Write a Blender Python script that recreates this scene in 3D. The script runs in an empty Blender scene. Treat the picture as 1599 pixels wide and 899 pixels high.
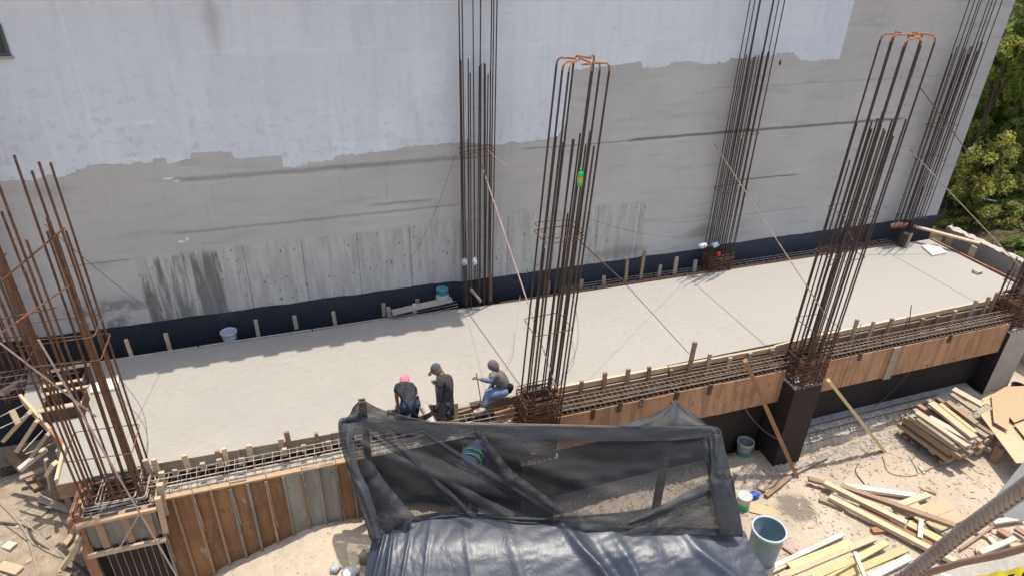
import bpy, bmesh, math, random
import numpy as np
from mathutils import Vector, Matrix, noise as mnoise
R = math.radians
random.seed(7); rng = np.random.default_rng(7)
S = bpy.context.scene
COL = S.collection

# ------------------------------------------------------------------ camera
H = 8.5
CX, CY, FPX = 799.5, 449.5, 1037.652
RM = Matrix(((0.9469987, -0.13544594, 0.29128657),
             (-0.32020931, -0.47050044, 0.82225016),
             (0.02568001, -0.87194251, -0.48893435)))
cam_d = bpy.data.cameras.new('camera'); cam = bpy.data.objects.new('camera', cam_d); COL.objects.link(cam)
cam_d.sensor_width = 36.0; cam_d.lens = 36.0 * FPX / 1599.0; cam_d.clip_start = 0.05; cam_d.clip_end = 2000
cm = Matrix((( RM[0][0], -RM[0][1], -RM[0][2], 0), (RM[1][0], -RM[1][1], -RM[1][2], 0), (RM[2][0], -RM[2][1], -RM[2][2], H), (0, 0, 0, 1)))
cam.matrix_world = cm
S.camera = cam

# ------------------------------------------------------------------ light
SUNV = Vector((0.15, 0.075, 1.0)).normalized()          # towards the sun
el = math.asin(SUNV.z); azi = math.atan2(SUNV.x, SUNV.y)
W = bpy.data.worlds.new('World'); S.world = W; W.use_nodes = True
nt = W.node_tree; nt.nodes.clear()
sky = nt.nodes.new('ShaderNodeTexSky'); sky.sky_type = 'NISHITA'; sky.sun_disc = False
sky.sun_elevation = el; sky.sun_rotation = azi; sky.air_density = 1.0; sky.dust_density = 3.0; sky.ozone_density = 1.0
bg = nt.nodes.new('ShaderNodeBackground'); bg.inputs[1].default_value = 0.15
wo = nt.nodes.new('ShaderNodeOutputWorld'); nt.links.new(sky.outputs[0], bg.inputs[0]); nt.links.new(bg.outputs[0], wo.inputs[0])
sd = bpy.data.lights.new('sun', 'SUN'); sd.energy = 3.1; sd.angle = R(0.53); sd.color = (1.0, 0.95, 0.86)
so = bpy.data.objects.new('sun', sd); COL.objects.link(so); so.rotation_euler = SUNV.to_track_quat('Z', 'Y').to_euler()
so.location = (20, 5, 40)
S.view_settings.view_transform = 'Standard'; S.view_settings.look = 'None'
S.view_settings.exposure = 0.50; S.view_settings.gamma = 1.0
S.view_settings.use_curve_mapping = False

# ------------------------------------------------------------------ helpers: pixels of the photo to places
def ray(px, py): return RM @ Vector((px - CX, py - CY, FPX))
def at(px, py, z=0.0):
    r = ray(px, py); return Vector((0, 0, H)) + r * ((z - H) / r.z)
def aty(px, py, Y):
    r = ray(px, py); return Vector((0, 0, H)) + r * (Y / r.y)
def atd(px, py, d):
    r = ray(px, py).normalized(); return Vector((0, 0, H)) + r * d

# ------------------------------------------------------------------ helpers: objects
ORG = {}
def link(o, parent=None, origin=(0, 0, 0)):
    COL.objects.link(o)
    if parent is not None:
        o.parent = parent; o.location = Vector(origin) - ORG[parent.name]
    else:
        o.location = origin
    ORG[o.name] = Vector(origin)
    return o
def tag(o, label=None, cat=None, group=None, kind=None):
    if label: o['label'] = label
    if cat: o['category'] = cat
    if group: o['group'] = group
    if kind or cat: o['kind'] = kind or 'thing'
    return o
def empty(name, loc, label, cat, group=None):
    o = bpy.data.objects.new(name, None); o.empty_display_size = .1
    return tag(link(o, None, Vector(loc)), label, cat, group)

class MB:
    def __init__(s): s.v = []; s.f = []; s.m = []
    def add(s, vs, fs, mi=0):
        b = len(s.v); s.v += [tuple(v) for v in vs]; s.f += [tuple(i + b for i in f) for f in fs]; s.m += [mi] * len(fs); return s
    def box(s, lo, hi, mi=0, jit=0):
        x0, y0, z0 = lo; x1, y1, z1 = hi
        vs = [(x0,y0,z0),(x1,y0,z0),(x1,y1,z0),(x0,y1,z0),(x0,y0,z1),(x1,y0,z1),(x1,y1,z1),(x0,y1,z1)]
        if jit: vs = [tuple(c + random.uniform(-jit, jit) for c in v) for v in vs]
        return s.add(vs, [(0,3,2,1),(4,5,6,7),(0,1,5,4),(1,2,6,5),(2,3,7,6),(3,0,4,7)], mi)
    def bar(s, p0, p1, w, t, up=(0,0,1), mi=0, jit=0):
        p0 = Vector(p0); p1 = Vector(p1); d = (p1 - p0).normalized(); up = Vector(up)
        sd = d.cross(up)
        if sd.length < 1e-3: sd = d.cross(Vector((1, 0, 0)))
        sd.normalize(); u = sd.cross(d)
        vs = []
        for p in (p0, p1):
            for a, b in ((-1,-1),(1,-1),(1,1),(-1,1)):
                q = p + sd * (a * w / 2) + u * (b * t / 2)
                if jit: q += Vector([random.uniform(-jit, jit) for _ in range(3)])
                vs.append(q)
        return s.add(vs, [(3,2,1,0),(4,5,6,7),(0,1,5,4),(1,2,6,5),(2,3,7,6),(3,0,4,7)], mi)
    def tube(s, pts, r, n=6, mi=0, cap=True, radii=None):
        pts = [Vector(p) for p in pts]; N = len(pts); vs = []; fs = []
        prev = None
        for i, p in enumerate(pts):
            t = (pts[min(i+1, N-1)] - pts[max(i-1, 0)]).normalized()
            if prev is None:
                a = t.cross(Vector((0, 0, 1)))
                if a.length < 1e-2: a = t.cross(Vector((1, 0, 0)))
            else:
                a = prev - t * prev.dot(t)
            a.normalize(); prev = a; b = t.cross(a)
            rr = radii[i] if radii else r
            for k in range(n):
                th = 2 * math.pi * k / n
                vs.append(p + a * (rr * math.cos(th)) + b * (rr * math.sin(th)))
        for i in range(N - 1):
            for k in range(n):
                k2 = (k + 1) % n
                fs.append((i*n+k, i*n+k2, (i+1)*n+k2, (i+1)*n+k))
        if cap:
            fs.append(tuple(range(n-1, -1, -1))); fs.append(tuple((N-1)*n + k for k in range(n)))
        return s.add(vs, fs, mi)
    def lathe(s, prof, c=(0,0,0), n=20, mi=0, axis=None):
        vs = []; fs = []; c = Vector(c)
        for r, z in prof:
            for k in range(n):
                th = 2 * math.pi * k / n
                vs.append(c + Vector((r * math.cos(th), r * math.sin(th), z)))
        for i in range(len(prof) - 1):
            for k in range(n):
                k2 = (k + 1) % n
                fs.append((i*n+k, i*n+k2, (i+1)*n+k2, (i+1)*n+k))
        return s.add(vs, fs, mi)
    def prism(s, poly, z0, z1, mi=0):
        n = len(poly)
        vs = [(p[0], p[1], z0) for p in poly] + [(p[0], p[1], z1) for p in poly]
        fs = [tuple(range(n-1, -1, -1)), tuple(range(n, 2*n))] + [(i, (i+1) % n, n + (i+1) % n, n + i) for i in range(n)]
        return s.add(vs, fs, mi)
    def build(s, name, mats, parent=None, origin=None, smooth=False, **tg):
        o0 = Vector(origin) if origin is not None else (ORG[parent.name] if parent is not None else Vector((0, 0, 0)))
        me = bpy.data.meshes.new(name)
        me.from_pydata([tuple(Vector(v) - o0) for v in s.v], [], s.f)
        for m in (mats if isinstance(mats, (list, tuple)) else [mats]): me.materials.append(m)
        if any(s.m): me.polygons.foreach_set('material_index', s.m)
        if smooth: me.polygons.foreach_set('use_smooth', [True] * len(s.f))
        me.update()
        o = bpy.data.objects.new(name, me)
        return tag(link(o, parent, o0), **tg)

CYL = {}
def rod(name, p0, p1, r, m, parent, n=6):
    """straight bar sharing one unit cylinder"""
    k = m.name
    if k not in CYL:
        b = MB(); b.tube([(0,0,0),(0,0,1)], 1.0, n)
        me = bpy.data.meshes.new('bar'); me.from_pydata(b.v, [], b.f); me.materials.append(m); me.polygons.foreach_set('use_smooth', [len(f) == 4 for f in b.f]); CYL[k] = me
    p0 = Vector(p0); p1 = Vector(p1); d = p1 - p0
    o = bpy.data.objects.new(name, CYL[k]); link(o, parent, p0)
    o.rotation_euler = d.to_track_quat('Z', 'Y').to_euler(); o.scale = (r, r, d.length)
    return o

# ------------------------------------------------------------------ helpers: materials
class NT:
    def __init__(s, name):
        s.m = bpy.data.materials.new(name); s.m.use_nodes = True; s.t = s.m.node_tree
        s.b = s.t.nodes['Principled BSDF']; s.o = s.t.nodes['Material Output']
    def n(s, k, **kw):
        q = s.t.nodes.new(k)
        for a, b in kw.items(): setattr(q, a, b)
        return q
    def put(s, sock, v):
        if isinstance(v, bpy.types.NodeSocket): s.t.links.new(v, sock)
        elif v is not None:
            if sock.type == 'RGBA' and len(v) == 3: v = (*v, 1)
            sock.default_value = v
    def math(s, op, a, b=None, c=None, clamp=False):
        q = s.n('ShaderNodeMath', operation=op, use_clamp=clamp)
        for i, v in enumerate((a, b, c)):
            if v is not None: s.put(q.inputs[i], v)
        return q.outputs[0]
    def pos(s): return s.n('ShaderNodeNewGeometry').outputs['Position']
    def obj(s): return s.n('ShaderNodeTexCoord').outputs['Object']
    def rnd(s): return s.n('ShaderNodeObjectInfo').outputs['Random']
    def xyz(s, v):
        q = s.n('ShaderNodeSeparateXYZ'); s.put(q.inputs[0], v); return q.outputs
    def scale(s, v, sc, loc=(0,0,0)):
        q = s.n('ShaderNodeMapping'); s.put(q.inputs[0], v); q.inputs['Scale'].default_value = sc; q.inputs['Location'].default_value = loc; return q.outputs[0]
    def noise(s, v, sc, det=4, rough=.55, dist=0):
        q = s.n('ShaderNodeTexNoise'); s.put(q.inputs['Vector'], v); q.inputs['Scale'].default_value = sc; q.inputs['Detail'].default_value = det
        q.inputs['Roughness'].default_value = rough; q.inputs['Distortion'].default_value = dist; return q.outputs[0]
    def ramp(s, f, a, b):   # smoothstep a..b -> 0..1
        q = s.n('ShaderNodeMapRange', interpolation_type='SMOOTHSTEP'); s.put(q.inputs[0], f)
        q.inputs[1].default_value = a; q.inputs[2].default_value = b; return q.outputs[0]
    def mix(s, f, a, b, mode='MIX'):
        q = s.n('ShaderNodeMix', data_type='RGBA', blend_type=mode)
        s.put(q.inputs[0], f); s.put(q.inputs[6], a); s.put(q.inputs[7], b); return q.outputs[2]
    def bump(s, h, st=.3, d=.02):
        q = s.n('ShaderNodeBump'); q.inputs['Strength'].default_value = st; q.inputs['Distance'].default_value = d
        s.put(q.inputs['Height'], h); s.t.links.new(q.outputs[0], s.b.inputs['Normal'])
    def done(s, col, rough=.8, spec=.3, metal=0):
        s.put(s.b.inputs['Base Color'], col); s.put(s.b.inputs['Roughness'], rough)
        s.b.inputs['Specular IOR Level'].default_value = spec; s.b.inputs['Metallic'].default_value = metal
        return s.m
def simple(name, c1, c2=None, sc=3.0, rough=.8, spec=.3, bump=.2, fine=40, obj=False, metal=0, rnd=0.0, bd=.01):
    q = NT(name); v = q.obj() if obj else q.pos()
    c2 = c2 or tuple(c * .7 for c in c1)
    f = q.ramp(q.noise(v, sc, 6, .65), .38, .62)
    col = q.mix(f, c1, c2)
    fn = q.noise(v, fine, 5)
    col = q.mix(.35, col, q.mix(fn, tuple(c * .7 for c in c1), tuple(min(1, c * 1.3) for c in c1)))
    if rnd:
        k = q.math('MULTIPLY_ADD', q.rnd(), rnd, 1 - rnd / 2)
        cc = q.n('ShaderNodeCombineColor'); [q.put(cc.inputs[i], k) for i in range(3)]
        col = q.mix(1.0, col, cc.outputs[0], 'MULTIPLY')
    if bump: q.bump(fn, bump, bd)
    return q.done(col, rough, spec, metal)
def wood(name, c1, c2, rnd=.35, dirt=.3):
    q = NT(name); v = q.obj()
    r3 = q.n('ShaderNodeCombineXYZ'); rr = q.math('MULTIPLY', q.rnd(), 37.0); [q.put(r3.inputs[i], rr) for i in range(3)]
    va = q.n('ShaderNodeVectorMath', operation='ADD'); q.put(va.inputs[0], v); q.put(va.inputs[1], r3.outputs[0]); v = va.outputs[0]
    g = q.noise(q.scale(v, (1.2, 14, 14)), 3.0, 5, .6, .6)
    col = q.mix(q.ramp(g, .3, .7), c1, c2)
    fine = q.noise(q.scale(v, (3, 60, 60)), 4.0, 3)
    col = q.mix(q.math('MULTIPLY', fine, .35), col, tuple(c * .55 for c in c2))
    d = q.ramp(q.noise(v, 3.1, 5), .52, .75)
    col = q.mix(q.math('MULTIPLY', d, dirt), col, (.22, .19, .16))
    cm_ = q.ramp(q.noise(q.scale(v, (1.5, 3, 3), (5, 2, 1)), 2.6, 6, .7), .56, .66); col = q.mix(q.math('MULTIPLY', cm_, .45), col, (.40, .365, .31))
    ck = q.ramp(q.noise(q.scale(v, (.8, 34, 34), (1, 7, 3)), 2.0, 3, .5), .66, .72); col = q.mix(q.math('MULTIPLY', ck, .55), col, tuple(c * .3 for c in c2))
    k = q.math('MULTIPLY_ADD', q.rnd(), rnd, 1 - rnd / 2)
    cc = q.n('ShaderNodeCombineColor'); [q.put(cc.inputs[i], k) for i in range(3)]
    col = q.mix(1.0, col, cc.outputs[0], 'MULTIPLY')
    q.bump(g, .25, .01)
    return q.done(col, .8, .2)

M = {}
M['wood_pale'] = wood('pale_timber', (.66, .52, .35), (.54, .40, .255))
M['wood_yellow'] = wood('yellow_timber', (.66, .535, .29), (.58, .45, .22))
M['wood_brown'] = wood('brown_timber', (.40, .275, .18), (.29, .185, .115))
M['wood_grey'] = wood('grey_timber', (.45, .375, .285), (.33, .27, .205), dirt=.4)
M['wood_red'] = wood('red_timber', (.42, .23, .13), (.33, .17, .09))
M['wood_tan'] = wood('tan_ply', (.55, .37, .22), (.48, .31, .18), rnd=.1, dirt=.15)
M['wood_white'] = wood('washed_timber', (.72, .66, .55), (.60, .53, .42))
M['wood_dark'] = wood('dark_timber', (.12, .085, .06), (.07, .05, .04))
M['ply_pale'] = wood('pale_plywood', (.62, .47, .30), (.55, .40, .24), rnd=.2, dirt=.15)
M['steel'] = simple('dark_rebar', (.10, .066, .052), (.055, .042, .038), 5, .6, .35, .4, 120, metal=.2, bd=.004)
M['cage'] = simple('weathered_cage_bar', (.34, .255, .195), (.18, .12, .085), 7, .8, .2, .3, 80, bd=.004)
M['rust'] = simple('rusty_rebar', (.185, .095, .055), (.09, .05, .035), 7, .75, .25, .4, 120, bd=.004)
M['rust_tip'] = simple('orange_rust', (.40, .19, .105), (.22, .10, .06), 8, .8, .2, .3, 100, bd=.004)
M['cement_steel'] = simple('cement_splashed_bar', (.50, .45, .38), (.20, .13, .09), 9, .85, .2, .4, 60, bd=.004)
M['wire'] = simple('tie_wire', (.16, .12, .10), None, 3, .6, .3, 0)
M['wire_pale'] = simple('pale_rod', (.42, .33, .28), (.30, .21, .17), 4, .6, .3, 0)
M['conc'] = simple('grey_concrete', (.43, .385, .32), (.34, .305, .255), 2.2, .9, .2, .3, 30)
M['conc_pale'] = simple('pale_rubble_concrete', (.52, .47, .40), (.34, .30, .25), 4.5, .95, .1, .9, 14, bd=.05)
M['black'] = simple('bitumen_coat', (.033, .025, .0215), (.042, .033, .028), 1.5, .75, .25, .15, 25)
M['white_board'] = simple('white_board', (.80, .78, .72), (.72, .69, .63), 3, .6, .3, .05)
M['stone'] = simple('rubble_stone', (.47, .40, .315), (.33, .28, .215), 2, .95, .15, .3, 20, rnd=.3)

# plywood of the forms: orange film with wood figure, stains running down
def ply_form(name, c1, c2, c3):
    q = NT(name); p = q.pos()
    g = q.noise(q.scale(p, (9, 9, .8)), 1.0, 6, .6, .4)
    col = q.mix(q.ramp(g, .3, .7), c1, c2)
    st = q.ramp(q.noise(q.scale(p, (5, 5, .7), (3, 1, 0)), 1.2, 6, .62), .46, .62)
    col = q.mix(q.math('MULTIPLY', st, .75), col, c3); bl = q.ramp(q.noise(p, 1.1, 5, .6), .45, .65); col = q.mix(q.math('MULTIPLY', bl, .45), col, tuple(k * .62 for k in c2))
    sp = q.ramp(q.noise(p, 9, 3), .66, .72); col = q.mix(q.math('MULTIPLY', sp, .7), col, (.09, .045, .025)); s2 = q.ramp(q.noise(q.scale(p, (3, 3, 1.2)), 2.2, 6, .7), .60, .68); col = q.mix(q.math('MULTIPLY', s2, .5), col, (.42, .37, .30))
    k = q.math('MULTIPLY_ADD', q.rnd(), .3, .85)
    cc = q.n('ShaderNodeCombineColor'); [q.put(cc.inputs[i], k) for i in range(3)]
    col = q.mix(1.0, col, cc.outputs[0], 'MULTIPLY')
    q.bump(g, .15, .01)
    return q.done(col, .6, .3)
M['form_orange'] = ply_form('orange_plywood', (.32, .165, .075), (.235, .115, .05), (.165, .095, .06))
M['form_tan'] = ply_form('tan_plywood', (.50, .285, .155), (.41, .215, .11), (.25, .155, .10))
M['form_grey'] = ply_form('grey_plywood', (.26, .24, .20), (.21, .19, .155), (.32, .29, .24))

# wet concrete slab
q = NT('fresh_concrete'); p = q.pos()
big = q.noise(p, .35, 4); sw = q.noise(q.scale(p, (1, 2.6, 1)), 2.4, 5, .55, 2.6); fi = q.noise(p, 30, 4)
x = q.xyz(p)
smooth_r = q.math('SUBTRACT', 1.0, q.math('MULTIPLY', q.ramp(x[0], 8.0, 14.0), .75))
col = q.mix(q.ramp(big, .35, .7), (.365, .343, .30), (.335, .315, .28))
col = q.mix(q.ramp(x[0], 4.0, 9.0), col, (.355, .335, .30))
col = q.mix(q.math('MULTIPLY', q.math('MULTIPLY', q.ramp(sw, .48, .68), smooth_r), .5), col, (.30, .278, .24))
col = q.mix(q.math('MULTIPLY', q.ramp(fi, .62, .75), .2), col, (.45, .41, .36))
q.bump(q.math('MULTIPLY', q.math('ADD', sw, q.math('MULTIPLY', fi, .10)), smooth_r), .26, .05)
M['slab'] = q.done(col, .75, .3)

# sandy building-site soil
q = NT('sandy_soil'); p = q.pos(); x = q.xyz(p)
a = q.noise(p, .6, 5); b_ = q.noise(p, 3.2, 6, .65); f = q.noise(p, 26, 5, .7)
col = q.mix(q.ramp(a, .35, .65), (.52, .435, .335), (.44, .36, .27))
col = q.mix(q.math('MULTIPLY', q.ramp(b_, .5, .72), .6), col, (.36, .30, .235))
col = q.mix(q.math('MULTIPLY', q.ramp(f, .56, .72), .45), col, (.62, .55, .45))
def patch(cx, cy, r, s=1.0):
    dx = q.math('SUBTRACT', x[0], cx); dy = q.math('MULTIPLY', q.math('SUBTRACT', x[1], cy), s)
    d = q.math('SQRT', q.math('ADD', q.math('MULTIPLY', dx, dx), q.math('MULTIPLY', dy, dy)))
    d = q.math('ADD', d, q.math('MULTIPLY', q.math('SUBTRACT', b_, .5), r * 1.6))
    return q.math('SUBTRACT', 1.0, q.ramp(d, r * .6, r * 1.1))
wp = at(1243, 790, -2.8)
col = q.mix(q.math('MULTIPLY', patch(wp.x, wp.y, .48), .75), col, (.14, .115, .10))
hp = at(420, 890, -1.9)
sandm = patch(hp.x + .3, hp.y, 2.6)
col = q.mix(q.math('MULTIPLY', sandm, .8), col, q.mix(q.ramp(b_, .35, .7), (.60, .51, .39), (.52, .43, .32)))
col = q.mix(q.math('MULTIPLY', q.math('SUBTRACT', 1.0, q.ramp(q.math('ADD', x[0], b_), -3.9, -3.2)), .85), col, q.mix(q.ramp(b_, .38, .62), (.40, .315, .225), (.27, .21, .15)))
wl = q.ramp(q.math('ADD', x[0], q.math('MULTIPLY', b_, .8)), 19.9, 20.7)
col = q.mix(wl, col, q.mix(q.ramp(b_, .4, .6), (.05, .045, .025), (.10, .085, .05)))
q.bump(q.math('ADD', b_, q.math('MULTIPLY', f, .5)), .9, .05)
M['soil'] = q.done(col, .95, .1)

# wall: grey render above, board marked concrete with dark runs below
q = NT('rendered_wall'); p = q.pos(); x = q.xyz(p); X, Z = x[0], x[2]
n1 = q.noise(p, .45, 5); n2 = q.noise(p, 3.0, 6, .65); n3 = q.noise(q.scale(p, (7, 1, .8)), 1.0, 6, .65, .3)
n4 = q.noise(q.scale(p, (.8, 1, 5)), 1.0, 5)
base = q.mix(q.ramp(n1, .3, .7), (.585, .555, .51), (.50, .475, .44))
base = q.mix(q.math('MULTIPLY', q.ramp(n4, .5, .75), .35), base, (.30, .28, .26))
base = q.mix(q.math('MULTIPLY', q.ramp(n3, .55, .8), .3), base, (.27, .25, .23))
def band(v, a, b, w): return q.math('MULTIPLY', q.ramp(v, a - w, a + w), q.math('SUBTRACT', 1.0, q.ramp(v, b - w, b + w)))
wob = q.math('MULTIPLY', q.math('SUBTRACT', n2, .5), .10)
Zw = q.math('ADD', Z, wob); Xw = q.math('ADD', X, q.math('MULTIPLY', wob, 2.0))
low = q.math('MULTIPLY', band(Xw, -3.4, 8.7, .04), q.math('SUBTRACT', 1.0, q.ramp(Zw, 2.05, 2.13)))
lowc = q.mix(q.ramp(n3, .35, .65), (.57, .54, .49), (.44, .415, .375))
spk = q.ramp(q.noise(q.scale(p, (14, 1, 7)), 1.0, 4), .62, .70)
lowc = q.mix(q.math('MULTIPLY', spk, .75), lowc, (.12, .11, .10))
seam = q.math('PINGPONG', q.math('ADD', X, q.math('MULTIPLY', wob, .2)), .61)
seam = q.math('SUBTRACT', 1.0, q.ramp(seam, .0, .022))
lowc = q.mix(q.math('MULTIPLY', seam, .6), lowc, (.13, .12, .11))
base = q.mix(low, base, lowc)
# dark water runs at the left of the board marked part
run = q.noise(q.scale(p, (6.0, 1, .6)), 1.0, 7, .66, .7)
run = q.math('ADD', run, q.math('MULTIPLY', q.math('SUBTRACT', Z, 1.3), -.05))
rm = q.math('MULTIPLY', band(Xw, -3.35, -1.75, .05), q.math('SUBTRACT', 1.0, q.ramp(Zw, 1.95, 2.1)))
base = q.mix(q.math('MULTIPLY', q.math('MULTIPLY', q.ramp(run, .40, .58), rm), .8), base, (.135, .125, .115))
edge = q.math('MULTIPLY', band(run, .405, .435, .012), rm); base = q.mix(q.math('MULTIPLY', edge, .4), base, (.50, .48, .44))
rm2 = q.math('MULTIPLY', band(Xw, -4.8, -3.4, .25), q.math('SUBTRACT', 1.0, q.ramp(Zw, 1.0, 1.35)))
base = q.mix(q.math('MULTIPLY', q.math('MULTIPLY', q.ramp(n2, .42, .6), rm2), .7), base, (.16, .15, .13))
# stained pour joints
for (x0, x1, z0, w, s) in ((8.0, 16.6, 3.76, .035, .75), (11.2, 13.4, 2.40, .022, .7), (5.2, 8.2, 3.74, .02, .5), (-2.5, 3.6, 2.52, .03, .35), (-2.2, 3.9, 3.66, .05, .4),
                           (1.6, 3.0, 2.72, .03, .4), (-4.6, -3.4, 2.05, .02, .4), (9.5, 14.0, 1.35, .02, .25), (10, 19, 4.9, .02, .2)):
    mk = q.math('MULTIPLY', band(X, x0, x1, .2), band(q.math('ADD', Z, q.math('MULTIPLY', wob, .7)), z0 - w, z0 + w, w * .6))
    base = q.mix(q.math('MULTIPLY', mk, s), base, (.13, .12, .105))
for (cx, cz, rx, rz) in ((-.95, 6.6, .22, .6), (10.6, 1.0, .7, .3), (8.0, .7, 1.2, .25)):
    dd = q.math('ADD', q.math('ABSOLUTE', q.math('DIVIDE', q.math('SUBTRACT', X, cx), rx)), q.math('ABSOLUTE', q.math('DIVIDE', q.math('SUBTRACT', Z, cz), rz)))
    base = q.mix(q.math('MULTIPLY', q.math('SUBTRACT', 1.0, q.ramp(q.math('ADD', dd, q.math('MULTIPLY', wob, 5)), .3, 1.2)), .5), base, (.24, .21, .17))
q.bump(q.math('ADD', n3, n2), .35, .01)
M['render'] = q.done(base, .9, .15)

# roller-applied white paint
q = NT('white_wall_paint'); p = q.pos(); x = q.xyz(p); X, Z = x[0], x[2]
n1 = q.noise(p, .5, 5); n2 = q.noise(p, 5, 6, .65); n3 = q.noise(q.scale(p, (5, 1, .7)), 1.0, 5); n4 = q.noise(q.scale(p, (1.2, 1, 6)), 1.3, 6, .7)
wx = q.math('ADD', X, q.math('MULTIPLY', q.math('SUBTRACT', n2, .5), .10)); wz = q.math('ADD', Z, q.math('MULTIPLY', q.math('SUBTRACT', n2, .5), .10))
def cells(px_, pz_, o_):
    row = q.math('FLOOR', q.math('DIVIDE', q.math('ADD', wz, o_), pz_)); off_ = q.math('FRACT', q.math('MULTIPLY', q.math('SINE', q.math('MULTIPLY', row, 12.99)), 437.58))
    cl = q.math('FLOOR', q.math('ADD', q.math('DIVIDE', wx, px_), off_)); cb = q.n('ShaderNodeCombineXYZ'); q.put(cb.inputs[0], cl); q.put(cb.inputs[1], row); q.put(cb.inputs[2], o_)
    wn = q.n('ShaderNodeTexWhiteNoise', noise_dimensions='3D'); q.put(wn.inputs['Vector'], cb.outputs[0]); return wn.outputs['Value']
cell = q.math('ADD', q.math('MULTIPLY', cells(1.15, .9, .3), .6), q.math('MULTIPLY', cells(.5, 1.3, 1.7), .4))
col = q.mix(cell, (.80, .825, .835), (.70, .72, .735))
def lines(coord, per, off_, w_):
    g_ = q.math('PINGPONG', q.math('ADD', coord, off_), per); return q.math('SUBTRACT', 1.0, q.ramp(g_, 0, w_))
wv = q.math('MULTIPLY', q.math('SUBTRACT', n2, .5), .12)
ln = q.math('MAXIMUM', q.math('MULTIPLY', lines(q.math('ADD', X, wv), .78, .3, .05), q.ramp(n1, .45, .6)), q.math('MULTIPLY', lines(q.math('ADD', Z, wv), .62, .1, .05), q.ramp(n1, .55, .42)))
col = q.mix(q.math('MULTIPLY', ln, .45), col, (.86, .855, .85))
col = q.mix(q.math('MULTIPLY', q.ramp(n3, .45, .75), .5), col, (.64, .67, .70))
col = q.mix(q.math('MULTIPLY', q.ramp(n4, .60, .74), .55), col, (.50, .52, .54))
lowz = q.math('SUBTRACT', 1.0, q.ramp(q.math('ADD', Z, q.math('MULTIPLY', X, .12)), 3.6, 6.0))
col = q.mix(q.math('MULTIPLY', q.math('MULTIPLY', q.ramp(n2, .5, .68), q.math('ADD', lowz, .35)), .6), col, (.56, .58, .60))
dd = q.math('ADD', q.math('ABSOLUTE', q.math('DIVIDE', q.math('SUBTRACT', X, -1.0), .28)), q.math('ABSOLUTE', q.math('DIVIDE', q.math('SUBTRACT', Z, 6.7), .9)))
col = q.mix(q.math('MULTIPLY', q.math('SUBTRACT', 1.0, q.ramp(q.math('ADD', dd, n2), .5, 1.6)), .5), col, (.42, .36, .30))
q.bump(q.math('ADD', n2, n4), .3, .006)
M['paint'] = q.done(col, .7, .25)

# base coat strip on the wall
q = NT('navy_base_coat'); p = q.pos(); x = q.xyz(p)
n1 = q.noise(p, 1.2, 6, .65); n2 = q.noise(p, 9, 4)
col = q.mix(q.ramp(x[0], -6, 12), (.026, .028, .034), (.052, .059, .074))
col = q.mix(q.math('MULTIPLY', q.ramp(n1, .5, .7), .6), col, (.06, .06, .062))
col = q.mix(q.math('MULTIPLY', q.math('MULTIPLY', q.ramp(n2, .66, .74), q.ramp(n1, .5, .6)), .6), col, (.22, .21, .20))
q.bump(n2, .2, .01); M['base_coat'] = q.done(col, .7, .3)

# shade net: woven black mesh that lets part of the light through
def net_mat(name, through, c):
    q = NT(name); p = q.pos()
    n_ = q.noise(q.scale(p, (1, 1, 3)), 2.0, 5); n2 = q.noise(q.scale(p, (70, 70, 90)), 1.0, 2, .8)
    tr = q.n('ShaderNodeBsdfTransparent'); tr.inputs[0].default_value = (1, 1, 1, 1)
    mx = q.n('ShaderNodeMixShader'); q.put(q.b.inputs['Base Color'], q.mix(n_, c, tuple(k * 1.7 for k in c)))
    q.b.inputs['Roughness'].default_value = .6; q.b.inputs['Specular IOR Level'].default_value = .35
    fac = q.math('ADD', q.math('MULTIPLY', q.math('SUBTRACT', n_, .5), -.45), q.math('MULTIPLY_ADD', q.math('SUBTRACT', n2, .5), 1.1, through), clamp=True)
    q.put(mx.inputs[0], fac); q.t.links.new(q.b.outputs[0], mx.inputs[1]); q.t.links.new(tr.outputs[0], mx.inputs[2])
    q.t.links.new(mx.outputs[0], q.o.inputs[0]); return q.m
M['net'] = net_mat('shade_net_single', .44, (.017, .018, .020))
M['net2'] = net_mat('shade_net_doubled', .14, (.024, .026, .029))
q = NT('black_plastic_sheet'); p = q.pos(); n_ = q.noise(p, 2.0, 5, .6, .5); n2 = q.noise(p, 14, 4, .6, .4)
n5 = q.noise(q.scale(p, (1, .5, 1)), 6, 3, .5, 1.5); q.bump(q.math('ADD', q.math('MULTIPLY', n_, .5), q.math('ADD', q.math('MULTIPLY', q.math('ABSOLUTE', q.math('SUBTRACT', n5, .5)), .7), q.math('MULTIPLY', n2, .06))), .3, .04)
M['tarp'] = q.done(q.mix(q.ramp(n_, .35, .7), (.028, .034, .048), (.042, .050, .066)), q.math('MULTIPLY_ADD', n2, .16, .36), .7)

def plain(name, c, rough=.6, spec=.3, fine=30):
    dusty = rough >= .9
    return simple(name, c, tuple(k * 1.5 + .02 for k in c) if dusty else tuple(k * .8 for k in c), 9 if dusty else 4, rough, spec, .5 if dusty else .1, fine)
M['skin'] = plain('skin', (.30, .16, .10)); M['shirt_black'] = plain('charcoal_shirt', (.028, .028, .032), .9, .1)
M['shirt_purple'] = plain('dark_faded_shirt', (.055, .045, .048), .9, .1); M['shirt_grey'] = plain('grey_shirt', (.13, .12, .105), .9, .1)
M['sleeve_blue'] = plain('blue_sleeve', (.10, .115, .19), .9, .1); M['denim'] = plain('blue_jeans', (.15, .20, .28), .9, .1)
M['denim_dark'] = plain('dark_jeans', (.022, .033, .055), .9, .1); M['trouser_grey'] = plain('dirty_grey_trousers', (.075, .078, .085), .9, .1)
M['boot'] = plain('muddy_boot', (.36, .33, .28), .9, .1); M['pink'] = plain('pink_cloth', (.66, .20, .24), .9, .1)
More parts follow.
